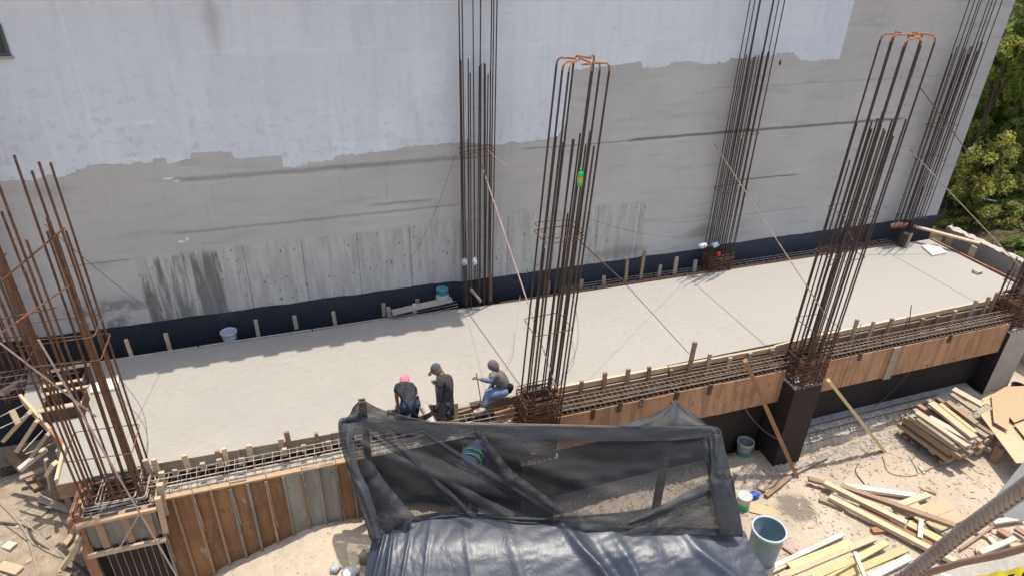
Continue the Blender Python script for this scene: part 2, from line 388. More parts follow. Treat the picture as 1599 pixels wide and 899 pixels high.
M['maroon'] = plain('mauve_cloth', (.16, .115, .135), .9, .1); M['cap'] = plain('grey_cap', (.09, .10, .11), .8, .2); M['black_cloth'] = plain('black_cloth', (.014, .014, .016), .9, .1)
M['navy'] = plain('navy_cloth', (.04, .06, .14), .9, .1); M['hivis'] = plain('green_stripe', (.09, .42, .08), .8, .1)
M['barrel'] = simple('blue_barrel', (.15, .235, .28), (.21, .275, .30), 3, .55, .4, .1, 30); M['barrel_rim'] = plain('pale_rim', (.50, .58, .62), .5)
M['teal'] = simple('teal_plastic', (.04, .25, .28), (.07, .30, .32), 5, .5, .4, .05); M['paper'] = plain('pale_label', (.48, .50, .48)); M['grey_pail'] = simple('grey_pail', (.40, .40, .37), (.28, .27, .25), 6, .7, .3, .1)
M['clear'] = simple('white_pail', (.52, .55, .62), (.40, .43, .50), 6, .45, .4, .05); M['green_plastic'] = plain('green_plastic', (.02, .42, .16), .4, .5)
M['bottle_green'] = plain('bottle_green', (.02, .55, .12), .35, .5); M['bottle_label'] = plain('bottle_label', (.55, .50, .10), .6)
M['blue_cloth'] = plain('blue_rag', (.05, .12, .42), .9, .1); M['white_cloth'] = plain('white_rag', (.62, .61, .60), .9, .1); M['red_cloth'] = plain('red_rag', (.55, .04, .05), .8, .1)
M['pipe_white'] = simple('white_wrap', (.70, .62, .56), (.55, .46, .40), 8, .7, .3, .2)
M['yellow_tape'] = plain('yellow_tape', (.88, .66, .045), .5); M['black_tape'] = plain('black_print', (.02, .02, .02), .5)
M['glass'] = plain('dark_window_pane', (.012, .02, .026), .15, .6); M['frame'] = plain('grey_frame', (.10, .12, .13), .6)
M['cord'] = plain('dark_cord', (.10, .085, .07), .8); M['cord_pale'] = plain('pale_cord', (.36, .31, .25), .8)
M['rebar_near'] = simple('weathered_rebar', (.36, .31, .275), (.25, .175, .135), 9, .5, .4, .35, 160, bd=.002, metal=.3)
M['rust_near'] = simple('rusty_near_rod', (.34, .22, .155), (.26, .17, .12), 20, .8, .2, .3, 160, bd=.002); M['ledge'] = simple('pale_ledge', (.70, .64, .52), (.58, .52, .42), 6, .9, .2, .2, 60); M['post_grey'] = simple('grey_post', (.42, .42, .40), None, 6, .8, .2, .1)

# ------------------------------------------------------------------ the wall
WY = 14.2
wall = empty('party_wall', (7.5, WY, -3), 'tall blank wall behind the slab, ragged white paint over grey render', 'wall')
mb = MB(); mb.box((-16, WY, -3.4), (19.35, WY + 6, 7.9)); mb.build('wall_body', M['render'], wall)
mb = MB(); mb.box((-16, WY - .62, 8.0), (4.6, WY + 6, 8.12))  # unseen roof edge, added to shade the back of the slab
xx = -16.0
while xx < 4.6:                                       # uneven blocks that roughen the shade line along the eave
    w_ = .35; d_ = .06 + .10 * mnoise.noise(Vector((xx * .45, 3.1, 0))) + .05 * math.sin(xx * 9)
    mb.box((xx, WY - .62 - max(d_, .01), 8.03), (xx + w_ * .9, WY - .6, 8.10)); xx += w_
mb.build('unseen_shade_eave', M['conc'], wall)
# paint coat outline, bottom edge as brushed
bot = [(-40,290),(0,283),(30,281),(50,283),(72,273),(87,278),(103,273),(142,258),(160,256),(192,257),(238,253),(240,248),(258,247),(262,256),(280,252),(297,251),(298,239),(330,238),(358,237),(367,248),
       (400,246),(438,243),(440,262),(455,262),(480,256),(520,250),(524,243),(560,241),(600,236),(640,229),(700,224),(720,222),(763,227),(785,226),(790,223),(813,223),(850,218),(870,214),(886,190),(890,170),(890,125),(893,110),(915,107),(955,103),(1000,96),(1003,107),
       (1045,104),(1048,98),(1075,96),(1098,101),(1130,98),(1140,92),(1200,88),(1213,84),(1236,83),(1247,94),(1262,96),(1300,93),(1310,92),(1314,60),(1320,42),(1324,25),(1329,-6)]
pts = [aty(a, b, WY) for a, b in bot]
out = []
for i in range(len(pts) - 1):
    a, b = pts[i], pts[i + 1]; k = max(1, int((b - a).length / .085))
    lv = 0
    for j in range(k):
        f = j / k; c = a.lerp(b, f)
        if abs(b.x - a.x) > abs(b.z - a.z):
            lv = random.choice((0, 0, .012, -.012, .02, .035, -.02)) * random.random(); out.append((c.x, c.z + lv)); out.append((a.lerp(b, (j + .96) / k).x, c.z + lv + random.uniform(-.006, .006)))
        else: out.append((c.x + random.uniform(-.02, .02), c.z))
out.append((pts[-1].x, pts[-1].z))
for i in range(1, len(out)):
    if out[i][0] <= out[i-1][0]: out[i] = (out[i-1][0] + .0008, out[i][1])
bm = bmesh.new(); yf = WY - .004
top = 7.85
vb = [bm.verts.new((px_, yf, pz_)) for px_, pz_ in out]
vt = [bm.verts.new((px_, yf, top)) for px_, pz_ in out]
for i in range(len(out) - 1):
    try: bm.faces.new((vb[i], vb[i+1], vt[i+1], vt[i]))
    except ValueError: pass
lx = out[0][0]
e = [bm.verts.new(c) for c in ((-15.9, yf, out[0][1] - .3), (-15.9, yf, top))]; bm.faces.new((e[0], vb[0], vt[0], e[1]))
for v_ in bm.verts: v_.co -= Vector((7.5, WY, -3))
me = bpy.data.meshes.new('paint_coat'); bm.to_mesh(me); bm.free(); me.materials.append(M['paint'])
o = bpy.data.objects.new('paint_coat', me); link(o, wall, ORG[wall.name])
# smears of white on the grey
for (a, b, w_, h_) in ((262, 279, 16, 4), (275, 283, 12, 3), (284, 377, 13, 4), (292, 373, 5, 6), (1218, 98, 5, 10)):
    c = aty(a, b, WY); mb = MB(); poly = []
    for k in range(14):
        th = k / 14 * 6.283; r_ = random.uniform(.6, 1.1); poly.append((c.x + math.cos(th) * w_ * .0075 * r_, c.z + math.sin(th) * h_ * .0085 * r_))
    mb.add([(u, WY - .003, v_) for u, v_ in poly], [tuple(range(len(poly)))]); mb.build('paint_smear', M['paint'] if a < 1000 else M['black'], wall)
# base coat strip with uneven top
mb = MB(); n_ = 180; vs = []
for i in range(n_ + 1):
    X_ = -15.9 + (19.35 + 15.9) * i / n_; zt = .50 + .025 * mnoise.noise(Vector((X_ * 1.3, 0, 0))) + .02 * mnoise.noise(Vector((X_ * 6, 2, 0)))
    if 3.6 < X_ < 11: zt -= .05
    vs += [(X_, WY - .012, -3.3), (X_, WY - .012, zt), (X_, WY - .001, zt)]
mb.add(vs, [f for i in range(n_) for f in ((i*3, i*3+3, i*3+4, i*3+1), (i*3+1, i*3+4, i*3+5, i*3+2))]); mb.build('base_coat', M['base_coat'], wall)
# window
c0 = aty(-40, 40, WY); c1 = aty(18, 87, WY)
wx0, wx1, wz0, wz1 = -5.3, c1.x, c1.z, c0.z + .02
mb = MB(); mb.box((wx0, WY - .03, wz0), (wx1, WY - .015, wz1)); wnd = mb.build('window', M['frame'], wall)
mb = MB(); mb.box((wx0 + .05, WY - .036, wz0 + .05), (wx1 - .05, WY - .0305, wz1 - .05)); mb.build('pane', M['glass'], wnd)
mb = MB(); mb.box((wx0 - .04, WY - .06, wz0 - .05), (wx1 + .03, WY - .0155, wz0 - .003)); mb.build('sill', M['conc'], wnd)

# ------------------------------------------------------------------ ground
def ground_z(x, y):
    z = -2.85
    z += .30 * max(0, min(1, (x - 12) / 6))
    z += .10 * mnoise.noise(Vector((x * .5, y * .5, 1.3))) + .04 * mnoise.noise(Vector((x * 1.7, y * 1.7, 4.0))) + .018 * mnoise.noise(Vector((x * 5, y * 5, 9)))
    dx, dy = (x - .1) / 3.6, (y - 9.3) / 3.4
    d = dx * dx + dy * dy
    if d < 1: z += 1.16 * (1 - d) ** 1.2 * (1.0 + .12 * mnoise.noise(Vector((x * 1.2, y * 1.2, 7))))
    if y > 9.75 and -4.0 < x < 18.4: z = min(z, -2.95)
    if x < -3.8: z += .75 * min(1, (-3.8 - x) / 1.2) + .10 * mnoise.noise(Vector((x * 1.1, y * 1.1, 3)))
    if x > 18.7 and y > 9: z += 1.2 * min(1, (x - 18.7) / 3) * min(1, (y - 9) / 3) + max(0, (x - 23)) * .12
    return z
xs = list(np.concatenate([np.linspace(-300, -14, 10), np.arange(-12, -7, .5), np.arange(-7, 19, .11), np.arange(19, 34, .5), np.linspace(35, 400, 14)]))
ys = list(np.concatenate([np.linspace(-200, 0, 9), np.arange(1, 3.5, .5), np.arange(3.5, 12.5, .11), np.arange(12.5, 30, .6), np.linspace(32, 400, 12)]))
vs = [(float(a), float(b), ground_z(float(a), float(b))) for b in ys for a in xs]; nx = len(xs)
fs = [(j*nx+i, j*nx+i+1, (j+1)*nx+i+1, (j+1)*nx+i) for j in range(len(ys)-1) for i in range(nx-1)]
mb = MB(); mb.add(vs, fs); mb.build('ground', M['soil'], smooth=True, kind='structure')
def gz(x, y): return ground_z(x, y)
def ground_at(px, py, lift=0):
    z = -2.7
    for _ in range(12):
        c = at(px, py, z + lift); z = .5 * z + .5 * gz(c.x, c.y)
    c = at(px, py, z + lift); return c

# ------------------------------------------------------------------ slab
lb, lm, lf = at(37, 624), at(105, 700), at(90, 756)
SF, SB, SR = 10.05, 13.62, 18.62
poly = [(lf.x, lf.y), (-3.1, 10.12), (0, 10.0), (4, SF), (SR - 1.2, 10.2), (SR - .1, 10.65), (SR, SB), (6.5, SB - .03), (4.6, SB), (2.6, SB + .1), (0, SB + .02), (-4.7, SB + .08), (lb.x - .15, SB), (lb.x, lb.y), (lm.x - .5, lm.y + .95), (lm.x, lm.y)]
bm = bmesh.new(); vv = [bm.verts.new((a, b, 0)) for a, b in poly]; fcs = bm.faces.new(vv); bm.normal_update()
if fcs.normal.z < 0: fcs.normal_flip()
ex = bmesh.ops.extrude_face_region(bm, geom=[fcs]); tv = [g for g in ex['geom'] if isinstance(g, bmesh.types.BMVert)]
for v_ in tv: v_.co.z -= .22
slab = bpy.data.meshes.new('concrete_slab'); bm.to_mesh(slab); bm.free(); slab.materials.append(M['slab'])
slab = link(bpy.data.objects.new('concrete_slab', slab)); tag(slab, 'freshly poured pale concrete floor slab between wall and edge forms', 'floor slab')

# ------------------------------------------------------------------ rebar columns
def loop_mesh(name, wx, wy, r, m, n=5):
    c = .05; pts = []
    for sx, sy, a0 in ((1, 1, 0), (-1, 1, 90), (-1, -1, 180), (1, -1, 270)):
        for k in (0, 45, 90):
            a = R(a0 + k); pts.append(Vector((sx * (wx/2 - c) + c * math.cos(a), sy * (wy/2 - c) + c * math.sin(a), 0)))
    pts.append(pts[0]); b = MB(); b.tube(pts, r, n, cap=False)
    me = bpy.data.meshes.new(name); me.from_pydata(b.v, [], b.f); me.materials.append(m); return me
def rebar_column(label, base, wx, wy, z0, zs, zl, lean=(0, 0), hooks=False, ties=(), dense=None, bar='steel', ring='rust', r=.016, group='rebar cages of the columns', extra=5, dm=None):
    bx, by = base
    root = empty('rebar_column', (bx, by, z0), label, 'rebar column', group)
    L = Vector((lean[0], lean[1], 0)) / max(zl, 1)
    def pt(x, y, z): return Vector((bx + x, by + y, z)) + L * max(0, z)
    hx, hy = wx / 2 - .04, wy / 2 - .04
    spots = []
    for k in range(3):
        for sy in (-1, 1): spots.append((-hx + hx * k, sy * hy))
    spots += [(-hx, 0), (hx, 0)]
    for i, (x, y) in enumerate(spots):
        j = lambda s=.03: random.uniform(-s, s)
        zt = zl + random.uniform(-.12, .12) * (.3 if hooks else 1)
        if hooks:
            d = Vector((-x, -y, 0)); d = d.normalized() if d.length > .01 else Vector((1, 0, 0)); d = (d + Vector((random.uniform(-.6, .6), random.uniform(-.6, .6), 0))).normalized()
            tx, ty = x + j(), y + j()
            t = pt(tx, ty, zt)
            b = MB(); dn = (pt(x, y, 0) - t).normalized()
            path = [pt(x, y, z0), t + dn * .12, t + dn * .05 + d * .012, t + d * .06 + dn * .008, t + d * random.uniform(.22, .42)]
            b.tube(path[:2], r, 6); o_ = b.build('rebar', M[bar], root, smooth=False)
            b = MB(); b.tube(path[1:], r, 6); b.build('hook', M['rust_tip'], o_)
        else: rod('rebar', pt(x, y, z0), pt(x + j(.05), y + j(.05), zt), r, M[bar], root)
        # the short lapped bar beside it
        sx, sy = x + (.065 if x <= 0 else -.065) * random.choice((1, 1.9)), y + random.uniform(-.03, .03)
        rod('rebar', pt(sx, sy, z0), pt(sx + j(.04), sy + j(.04), zs + random.uniform(-.22, .18)), r, M[bar], root)
    for k in range(extra):
        x, y = -hx + 2 * hx * (k + .5) / extra + random.uniform(-.03, .03), (-hy, hy, -hy * .5, hy * .6, hy)[k % 5]; rod('rebar', pt(x, y, z0), pt(x + random.uniform(-.05, .05), y, random.choice((random.uniform(1.2, zs), zs, zs - .1))), r * .9, M[bar], root)
    me = loop_mesh('stirrup', wx, wy, .0085, M[ring])
    for z in ties:
        o = bpy.data.objects.new('stirrup', me); c = pt(0, 0, z); link(o, root, c); o.rotation_euler = (random.uniform(-.06, .06), random.uniform(-.06, .06), random.uniform(-.03, .03))
    if dense:
        me2 = loop_mesh('stirrup', wx, wy, .0105, M[dm or ring]); me3 = loop_mesh('stirrup', wx * .62, wy * 1.0, .0105, M[dm or ring]); me4 = loop_mesh('stirrup', wx, wy * .45, .0105, M[ring])
        z = dense[0]; i = 0
        while z < dense[1]:
            for me_ in (me2, me3, me4):
                o = bpy.data.objects.new('stirrup', me_); c = pt(random.uniform(-.02, .02), random.uniform(-.02, .02), z + random.uniform(-.02, .02)); link(o, root, c)
                o.rotation_euler = (random.uniform(-.05, .05), random.uniform(-.05, .05), random.uniform(-.05, .05))
            z += dense[2]; i += 1
    return root
FLr = rebar_column('rusty rebar cage rising from boxed timber form at front left corner', (-3.45, 9.72), .95, .72, -.7, 4.7, 5.55, extra=6, ties=(.95, 2.75, 3.1), dense=(-.5, .05, .07), bar='rust', dm='cement_steel', r=.017)
BLr = rebar_column('rusty rebar cage cut by left picture edge beside the wall', (-5.75, 13.55), .8, .6, -.4, 5.5, 7.2, extra=5, ties=(.8, 2.6), dense=(-.3, .1, .1), bar='rust')
FMr = rebar_column('tall dark rebar cage with hooked tops right behind the black net', (3.98, 9.55), .72, .66, -1.2, 5.45, 6.62, lean=(.42, -.02), hooks=True, ties=(1.95, 3.75, 3.85), dense=(-1.0, .42, .055), r=.017)
FRr = rebar_column('tall rebar cage with hooked tops on the black coated column', (10.45, 9.45), .72, .66, -.62, 5.3, 6.85, lean=(.1, -.05), hooks=True, ties=(2.6, 3.55, .9), dense=(-.55, .12, .06), r=.017)
B1r = rebar_column('straight rebar cage at the wall beside the teal bucket', (3.98, 13.82), .74, .44, -.4, 5.75, 7.6, ties=(3.85, 3.95), r=.0135)
B2r = rebar_column('rebar cage at the wall wrapped with rags near its foot', (10.95, 13.82), .78, .44, -.4, 5.75, 7.6, ties=(.42, .5, 2.35, 3.85), dense=(.1, .5, .1), r=.0135)
B3r = rebar_column('rebar cage at the wall near its right end, crossed by two rods', (17.75, 13.82), .82, .44, -.4, 5.7, 7.6, ties=(.8, 2.6, 3.6), r=.0135)
FXr = rebar_column('short dense rebar cage on the pale sided column at right edge', (17.45, 9.85), .8, .66, -.62, .95, 1.35, dense=(-.5, .25, .055), ties=(.6, .9))

# concrete columns under them
def column(label, x0, x1, y0, y1, z0, z1, ms, mi):
    root = empty('concrete_column', ((x0+x1)/2, (y0+y1)/2, z0), label, 'column', 'concrete columns under the slab edge')
    b = MB(); b.add([(x0,y0,z0),(x1,y0,z0),(x1,y1,z0),(x0,y1,z0),(x0,y0,z1),(x1,y0,z1),(x1,y1,z1),(x0,y1,z1)], [(4,5,6,7),(1,2,6,5),(2,3,7,6),(3,0,4,7)], 0)
    b.m = [0, mi[0], mi[1], mi[2]]; b.add([(x0,y0,z0),(x1,y0,z0),(x1,y0,z1),(x0,y0,z1)], [(0,1,2,3)], mi[3]); b.build('shaft', ms, root)
    b = MB()
    for k in range(26):
        t = k / 26; px = x0 + (x1 - x0) * ((t * 4) % 1); b_ = .02 + random.uniform(0, .03)
        if t < .25: c = (px, y0 + .015)
        elif t < .5: c = (x1 - .015, y0 + (y1 - y0) * ((t * 4) % 1))
        elif t < .75: c = (px, y1 - .015)
        else: c = (x0 + .015, y0 + (y1 - y0) * ((t * 4) % 1))
        b.box((c[0]-.03, c[1]-.03, z1 + .002), (c[0]+.03, c[1]+.03, z1 + b_), 0, .008)
    tag(b.build('rough_top', M['conc_pale'], root), kind='stuff')
column('black coated concrete column between the two timber props', 10.02, 10.78, 9.12, 9.80, -3.1, -.58, [M['conc'], M['black']], (1, 1, 1, 1))
column('concrete column at right edge with black side and pale front', 17.02, 17.9, 9.42, 10.25, -3.1, -.58, [M['conc'], M['black']], (0, 0, 1, 0))
column('concrete column in front of the workers behind the black net', 3.6, 4.36, 9.2, 9.9, -3.1, -1.1, [M['conc'], M['black']], (1, 1, 1, 1))
column('dark column under the boxed form at front left corner', -3.85, -3.0, 9.35, 10.05, -3.1, -.82, [M['conc'], M['black']], (1, 1, 1, 1))

# retaining wall in the shade below the slab
mb = MB(); mb.box((-4.2, 9.87, -3.2), (18.3, 10.0, -.47)); tag(mb.build('retaining_wall', M['black'], origin=(7, 9.9, -3.2)), 'low black coated wall in shade below the edge forms', 'wall')
mb = MB(); n_ = 90; vs = []
foot_o = Vector((13, 9.5, -3))
for i in range(n_ + 1):
    X_ = 10.85 + 6.0 * i / n_; w_ = .55 + .12 * mnoise.noise(Vector((X_ * 2, 0, 0)))
    for k, (yy, zz) in enumerate(((9.86, -2.42), (9.86 - w_ * .4, -2.44), (9.86 - w_ * .8, -2.50), (9.86 - w_, -2.58), (9.86 - w_ - .03, -2.8), (9.86 - w_ - .05, -3.2))):
        nn = .05 * mnoise.noise(Vector((X_ * 5, yy * 9, 2))) + .04 * mnoise.noise(Vector((X_ * 13, yy * 15, 5)))
        vs.append((X_, yy - abs(nn) * (k > 0), zz + nn * (k > 0)))
mb.add(vs, [(i*6+k, i*6+k+1, (i+1)*6+k+1, (i+1)*6+k) for i in range(n_) for k in range(5)]); ft = tag(mb.build('footing', M['conc_pale'], origin=foot_o), 'rough pale concrete footing ledge along the foot of the black wall', 'footing')
for (yy, zz) in ((9.25, -2.55), (9.42, -2.40), (9.6, -2.36)): rod('rebar', (10.9, yy, zz - .02), (15.6, yy + .03, zz - .01), .010, M['steel'], ft)
pass

# ------------------------------------------------------------------ beam cages
def beam_cage(label, x0, x1, y0, y1, z0, z1, sp, bm_='cage', sm='cage', tilt=0.0):
    root = empty('beam_cage', ((x0+x1)/2, (y0+y1)/2, z0), label, 'rebar cage', 'rebar cages of the beams')
    f = lambda x: tilt * (x - x0)
    for (y, z) in ((y0, z1), ((y0+y1)/2, z1), (y1, z1), (y0, z0), ((y0+y1)/2, z0), (y1, z0), (y0, (z0+z1)/2)):
        jz = random.uniform(-.015, .015)
        rod('rebar', (x0 - .15, y, z + jz), (x1 + .15, y + random.uniform(-.02, .02), z + jz + f(x1)), .0085, M[bm_], root)
    w, h = y1 - y0 + .03, z1 - z0 + .03; b = MB()
    c = [(0, -w/2, -h/2), (0, w/2, -h/2), (0, w/2, h/2), (0, -w/2, h/2)]
    for k in range(4): b.tube([c[k], c[(k+1) % 4]], .0048, 4)
    me = bpy.data.meshes.new('stirrup'); me.from_pydata(b.v, [], b.f); me.materials.append(M[sm])
    x = x0
    while x < x1:
        o = bpy.data.objects.new('stirrup', me); link(o, root, (x, (y0+y1)/2, (z0+z1)/2 + f(x))); o.rotation_euler = (random.uniform(-.04, .04), random.uniform(-.05, .05), random.uniform(-.08, .08)); x += sp * random.uniform(.9, 1.1)
    return root
beam_cage('pale splashed beam cage along the slab edge left of the black net', -3.0, 3.5, 9.57, 9.82, -.25, -.03, .15, 'cement_steel', 'cement_steel')
beam_cage('rusty beam cage between the hooked cage and the black coated column', 4.45, 10.0, 9.56, 9.80, -.31, -.10, .125)
beam_cage('rusty beam cage between black coated column and right edge column', 10.95, 17.0, 9.56, 9.80, -.31, -.10, .125)
beam_cage('low beam cage at the wall between its middle and right rebar columns', 6.4, 17.3, 13.78, 14.02, -.30, -.02, .20, 'cement_steel', 'cement_steel')
beam_cage('splashed beam cage in the left corner near the wall', -7.3, -4.75, 13.05, 13.5, -.12, .22, .13, 'cement_steel', 'cement_steel')

# ------------------------------------------------------------------ edge forms with stakes
def stake(b, x, y, z0, z1, w=.075, t=.055, lean=0): b.bar((x, y, z0), (x + lean, y + random.uniform(-.02, .02), z1), w, t, up=(0, 1, 0), jit=.004)
def edge_form(label, runs, stakes, bmats, smats, y_in=0):
    root = empty('edge_form', (runs[0][0], runs[0][1], -.5), label, 'formwork', 'timber forms along the slab edge')
    for i, (xa, ya, xb, yb, z0, z1, t) in enumerate(runs):
        b = MB(); d = Vector((xb - xa, yb - ya, 0)); n = max(2, int(d.length / 2.4)); 
        for k in range(n):
            p0 = Vector((xa, ya, 0)) + d * (k / n + .002); p1 = Vector((xa, ya, 0)) + d * ((k + 1) / n - .002)
            b = MB(); b.bar((p0.x, p0.y + random.uniform(-.008, .008), (z0+z1)/2), (p1.x, p1.y + random.uniform(-.008, .008), (z0+z1)/2 + random.uniform(-.01, .01)), t, z1 - z0, jit=.003); b.build('board', bmats[i % len(bmats)], root)
    for k, (px, py, h, yy, m) in enumerate(stakes):
        c = aty(px, py, yy); b = MB(); stake(b, c.x, yy, c.z - h, c.z, random.uniform(.07, .10), random.uniform(.045, .06), random.uniform(-.02, .02)); b.build('stake', M[m], root)
    return root
G_, Bn, P_, K_ = 'wood_grey', 'wood_brown', 'wood_pale', 'wood_dark'
edge_form('timber edge form with short pegs left of the black net', [(-3.15, 10.10, .05, 9.98, -.26, .012, .03), (.05, 9.98, 3.6, 10.0, -.26, .012, .03)],
    [(228,716,.4,9.88,P_),(240,715,.4,9.88,P_),(288,711,.34,9.9,P_),(338,704,.36,9.9,Bn),(349,699,.4,9.88,P_),(387,694,.34,9.9,P_),(438,684,.34,9.9,P_),(448,673,.4,9.88,Bn),(493,675,.42,9.88,Bn),
     (271,733,.16,9.78,G_),(315,722,.16,9.78,G_),(343,716,.16,9.78,G_),(375,716,.14,9.78,G_),(443,699,.16,9.78,G_),(473,694,.16,9.78,G_),(512,689,.16,9.78,G_)], [M['wood_grey']], None)
edge_form('timber edge form with pegs right of the tall hooked cage', [(4.4, 10.03, 10.0, 9.98, -.10, .028, .055), (4.4, 9.97, 10.0, 9.93, -.55, -.125, .03), (10.0, 10.02, 10.84, 10.09, -.3, .02, .05)],
    [(908,594,.55,9.9,Bn),(945,581,.6,9.9,Bn),(982,576,.6,9.9,Bn),(1016,572,.6,9.9,Bn),(1049,576,.5,9.9,Bn),(1084,533,.85,9.9,Bn),(1109,551,.6,9.9,G_),(1140,558,.45,9.9,P_),(1172,550,.5,9.9,G_),(1205,545,.5,9.9,Bn)], [M['wood_pale'], M['wood_brown']], None)
edge_form('timber edge form with pegs between black column and right edge', [(10.85, 10.10, 17.3, 10.18, -.10, .028, .055), (10.85, 10.04, 17.2, 10.10, -.5, -.125, .03)],
    [(1310,518,.5,9.95,Bn),(1340,498,.7,9.95,G_),(1365,501,.6,9.95,G_),(1392,496,.65,9.95,Bn),(1441,496,.5,10.0,Bn),(1466,493,.55,10.0,Bn),(1492,484,.6,10.0,G_),(1524,468,.7,10.0,G_),(1545,463,.75,10.0,G_),(1558,457,.8,10.02,Bn)], [M['wood_pale'], M['wood_brown']], None)
edge_form('line of boards and stakes along the back of slab at the wall', [(-4.9, 13.71, 2.4, 13.74, -.2, .006, .025), (4.5, 13.66, 17.9, 13.66, -.14, .022, .04)],
    [(198,529,.55,13.76,P_),(259,520,.6,13.76,P_),(399,500,.42,13.78,G_),(460,493,.34,13.78,G_),(521,487,.34,13.78,G_),(598,474,.34,13.78,G_),(607,479,.34,13.72,G_),(651,467,.3,13.95,G_),(647,474,.3,13.8,'wood_white'),
     (766,428,.75,13.76,'wood_red'),(856,439,.4,13.76,Bn),(908,436,.35,13.76,Bn),(944,431,.35,13.76,G_),(981,406,.75,13.76,Bn),(1006,391,.95,13.78,Bn),(1031,414,.5,13.76,G_),(1057,402,.5,13.76,G_),(1087,406,.4,13.76,G_)], [M['wood_white'], M['wood_red']], None)

# outer plywood sides of the beams
def beam_side(label, x0, x1, z0, z1, y, m, cuts, battens, dark_blocks):
    root = empty('beam_form', ((x0+x1)/2, y, z0), label, 'formwork', 'plywood sides of the beams')
    xs_ = [x0] + cuts + [x1]
    for a, b in zip(xs_, xs_[1:]):
        mb = MB(); mb.box((a + .004, y - .009 + random.uniform(-.004, .004), z0 + random.uniform(-.01, .01)), (b - .004, y + .009, z1 + random.uniform(-.01, .01))); mb.build('panel', m, root)
    for x in battens: mb = MB(); mb.box((x - .11, y - .05, z0 - .04), (x + .11, y - .012, z1 + .02)); mb.build('batten', M['wood_grey'], root)
    for x in dark_blocks: mb = MB(); mb.bar((x, y - .025, z1 - random.uniform(.14, .26)), (x + random.uniform(-.02, .03), y - .025, z1 + .05), random.uniform(.07, .12), .03, up=(0, 1, 0), jit=.01); mb.build('cleat', M['wood_dark'], root)  # short dark blocks at the upper edge of the panels
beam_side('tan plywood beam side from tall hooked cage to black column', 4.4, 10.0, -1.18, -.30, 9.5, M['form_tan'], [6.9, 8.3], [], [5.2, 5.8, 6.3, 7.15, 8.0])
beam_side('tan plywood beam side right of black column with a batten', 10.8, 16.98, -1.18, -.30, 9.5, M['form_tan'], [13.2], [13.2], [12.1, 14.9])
beam_side('dark coated beam side in front of the workers behind net', .6, 3.6, -1.6, -.34, 9.52, M['black'], [2.1], [], [])
# trench between inner and outer forms; trough shade put into the dark timber colour
for (a, b, z, m, lab) in ((4.4, 10.0, -.62, 'wood_dark', 'plywood bottom of beam trough darkened for shade, left of black column'), (10.85, 17.0, -.62, 'wood_dark', 'plywood bottom of beam trough darkened for shade, right of black column'), (-2.84, 3.55, -.34, 'conc_pale', 'splashed pale bottom of beam trough left of the hooked cage')):
    mb = MB(); mb.box((a, 9.525, z - .04), (b, 9.862, z), 0, .003); tag(mb.build('beam_soffit', M[m], origin=((a+b)/2, 9.75, z)), lab, 'formwork')

# tall form of upright panels at the left
fw = empty('wall_form', (-1.2, 9.5, -3), 'tall wall form of orange and grey upright panels above the sand', 'formwork')
tops = [243 + (529 - 243) * k / 11 for k in range(12)] 
xl = [aty(a, 766 - (a - 243) * .21, 9.5).x for a in tops] + [.55]
xl = [-2.95 + (0.62 + 2.95) * k / 12 for k in range(13)]
for k in range(12):
    mm = M['form_grey'] if 7 <= k <= 9 else M['form_orange']
    mb = MB(); off = random.uniform(-.025, .025)
    mb.box((xl[k] + .012, 9.47 + off, -3.0), (xl[k+1] - .012, 9.50 + off, -.26 + random.uniform(-.03, .03)), 0, .004); mb.build('panel', mm, fw)
    mb = MB(); mb.box((xl[k] - .02, 9.425 + random.uniform(-.01, .01), -3.0), (xl[k] + .022, 9.468, -.23 + random.uniform(-.1, .02)), 0, .004); mb.build('batten', M['form_grey'] if random.random() < .5 else M['wood_brown'], fw)
    if k % 2 == 0: rod('tie_rod', (xl[k] + .03, 9.40, -.1), (xl[k] + .05, 9.41, -1.0 - random.random()), .007, M['cement_steel'], fw)
mb = MB(); mb.box((-3.0, 9.44, -.28), (.62, 9.53, -.25), 0, .006); mb.build('top_rail', M['wood_tan'], fw)

# boxed timber form at the foot of the left cage
bf = empty('column_form', (-3.4, 9.6, -.8), 'grey boxed timber form round the foot of front left cage', 'formwork')
mb = MB(); mb.box((-3.9, 9.22, -.80), (-2.9, 9.25, -.10)); mb.build('panel', M['form_grey'], bf)
mb = MB(); mb.box((-3.95, 9.26, -.80), (-3.92, 10.1, -.10)); mb.build('panel', M['form_grey'], bf)
mb = MB(); mb.box((-2.88, 9.26, -.80), (-2.85, 10.0, -.08)); mb.build('panel', M['form_grey'], bf)
for x in (-3.72, -3.35, -3.02): mb = MB(); mb.box((x - .05, 9.15, -.78), (x + .05, 9.218, -.14 + random.uniform(-.05, .05)), 0, .006); mb.build('batten', M['wood_brown'], bf)
for z in (-.84, -.13): mb = MB(); mb.box((-4.0, 9.08, z - .03), (-2.84, 9.146, z + .03), 0, .008); mb.build('rail', M['wood_tan'] if z > -.5 else M['wood_pale'], bf)
for y in (9.3, 9.55, 9.8): mb = MB(); mb.box((-4.02, y - .05, -.8), (-3.955, y + .05, -.02), 0, .01); mb.build('batten', M['wood_red'], bf)
for z in (-.7, -.45, -.2, -.05): mb = MB(); mb.bar((-4.08, 9.1, z), (-4.06, 10.2, z), .05, .05, jit=.01); mb.build('rail', M[random.choice(('wood_pale', 'wood_red', 'wood_grey'))], bf)
for k, y in enumerate((9.2, 9.5, 9.8)): mb = MB(); mb.bar((-2.84, y, -.75 + k * .1), (-2.8, y, .04), .09, .07, up=(0, 1, 0), jit=.012); mb.build('batten', M['wood_pale'], bf)
for k in range(9):
    x = -3.8 + k * .11; rod('rebar', (x, 9.27, -2.9), (x + random.uniform(-.01, .01), 9.27, -.82), .0045, M['wire_pale'], bf)

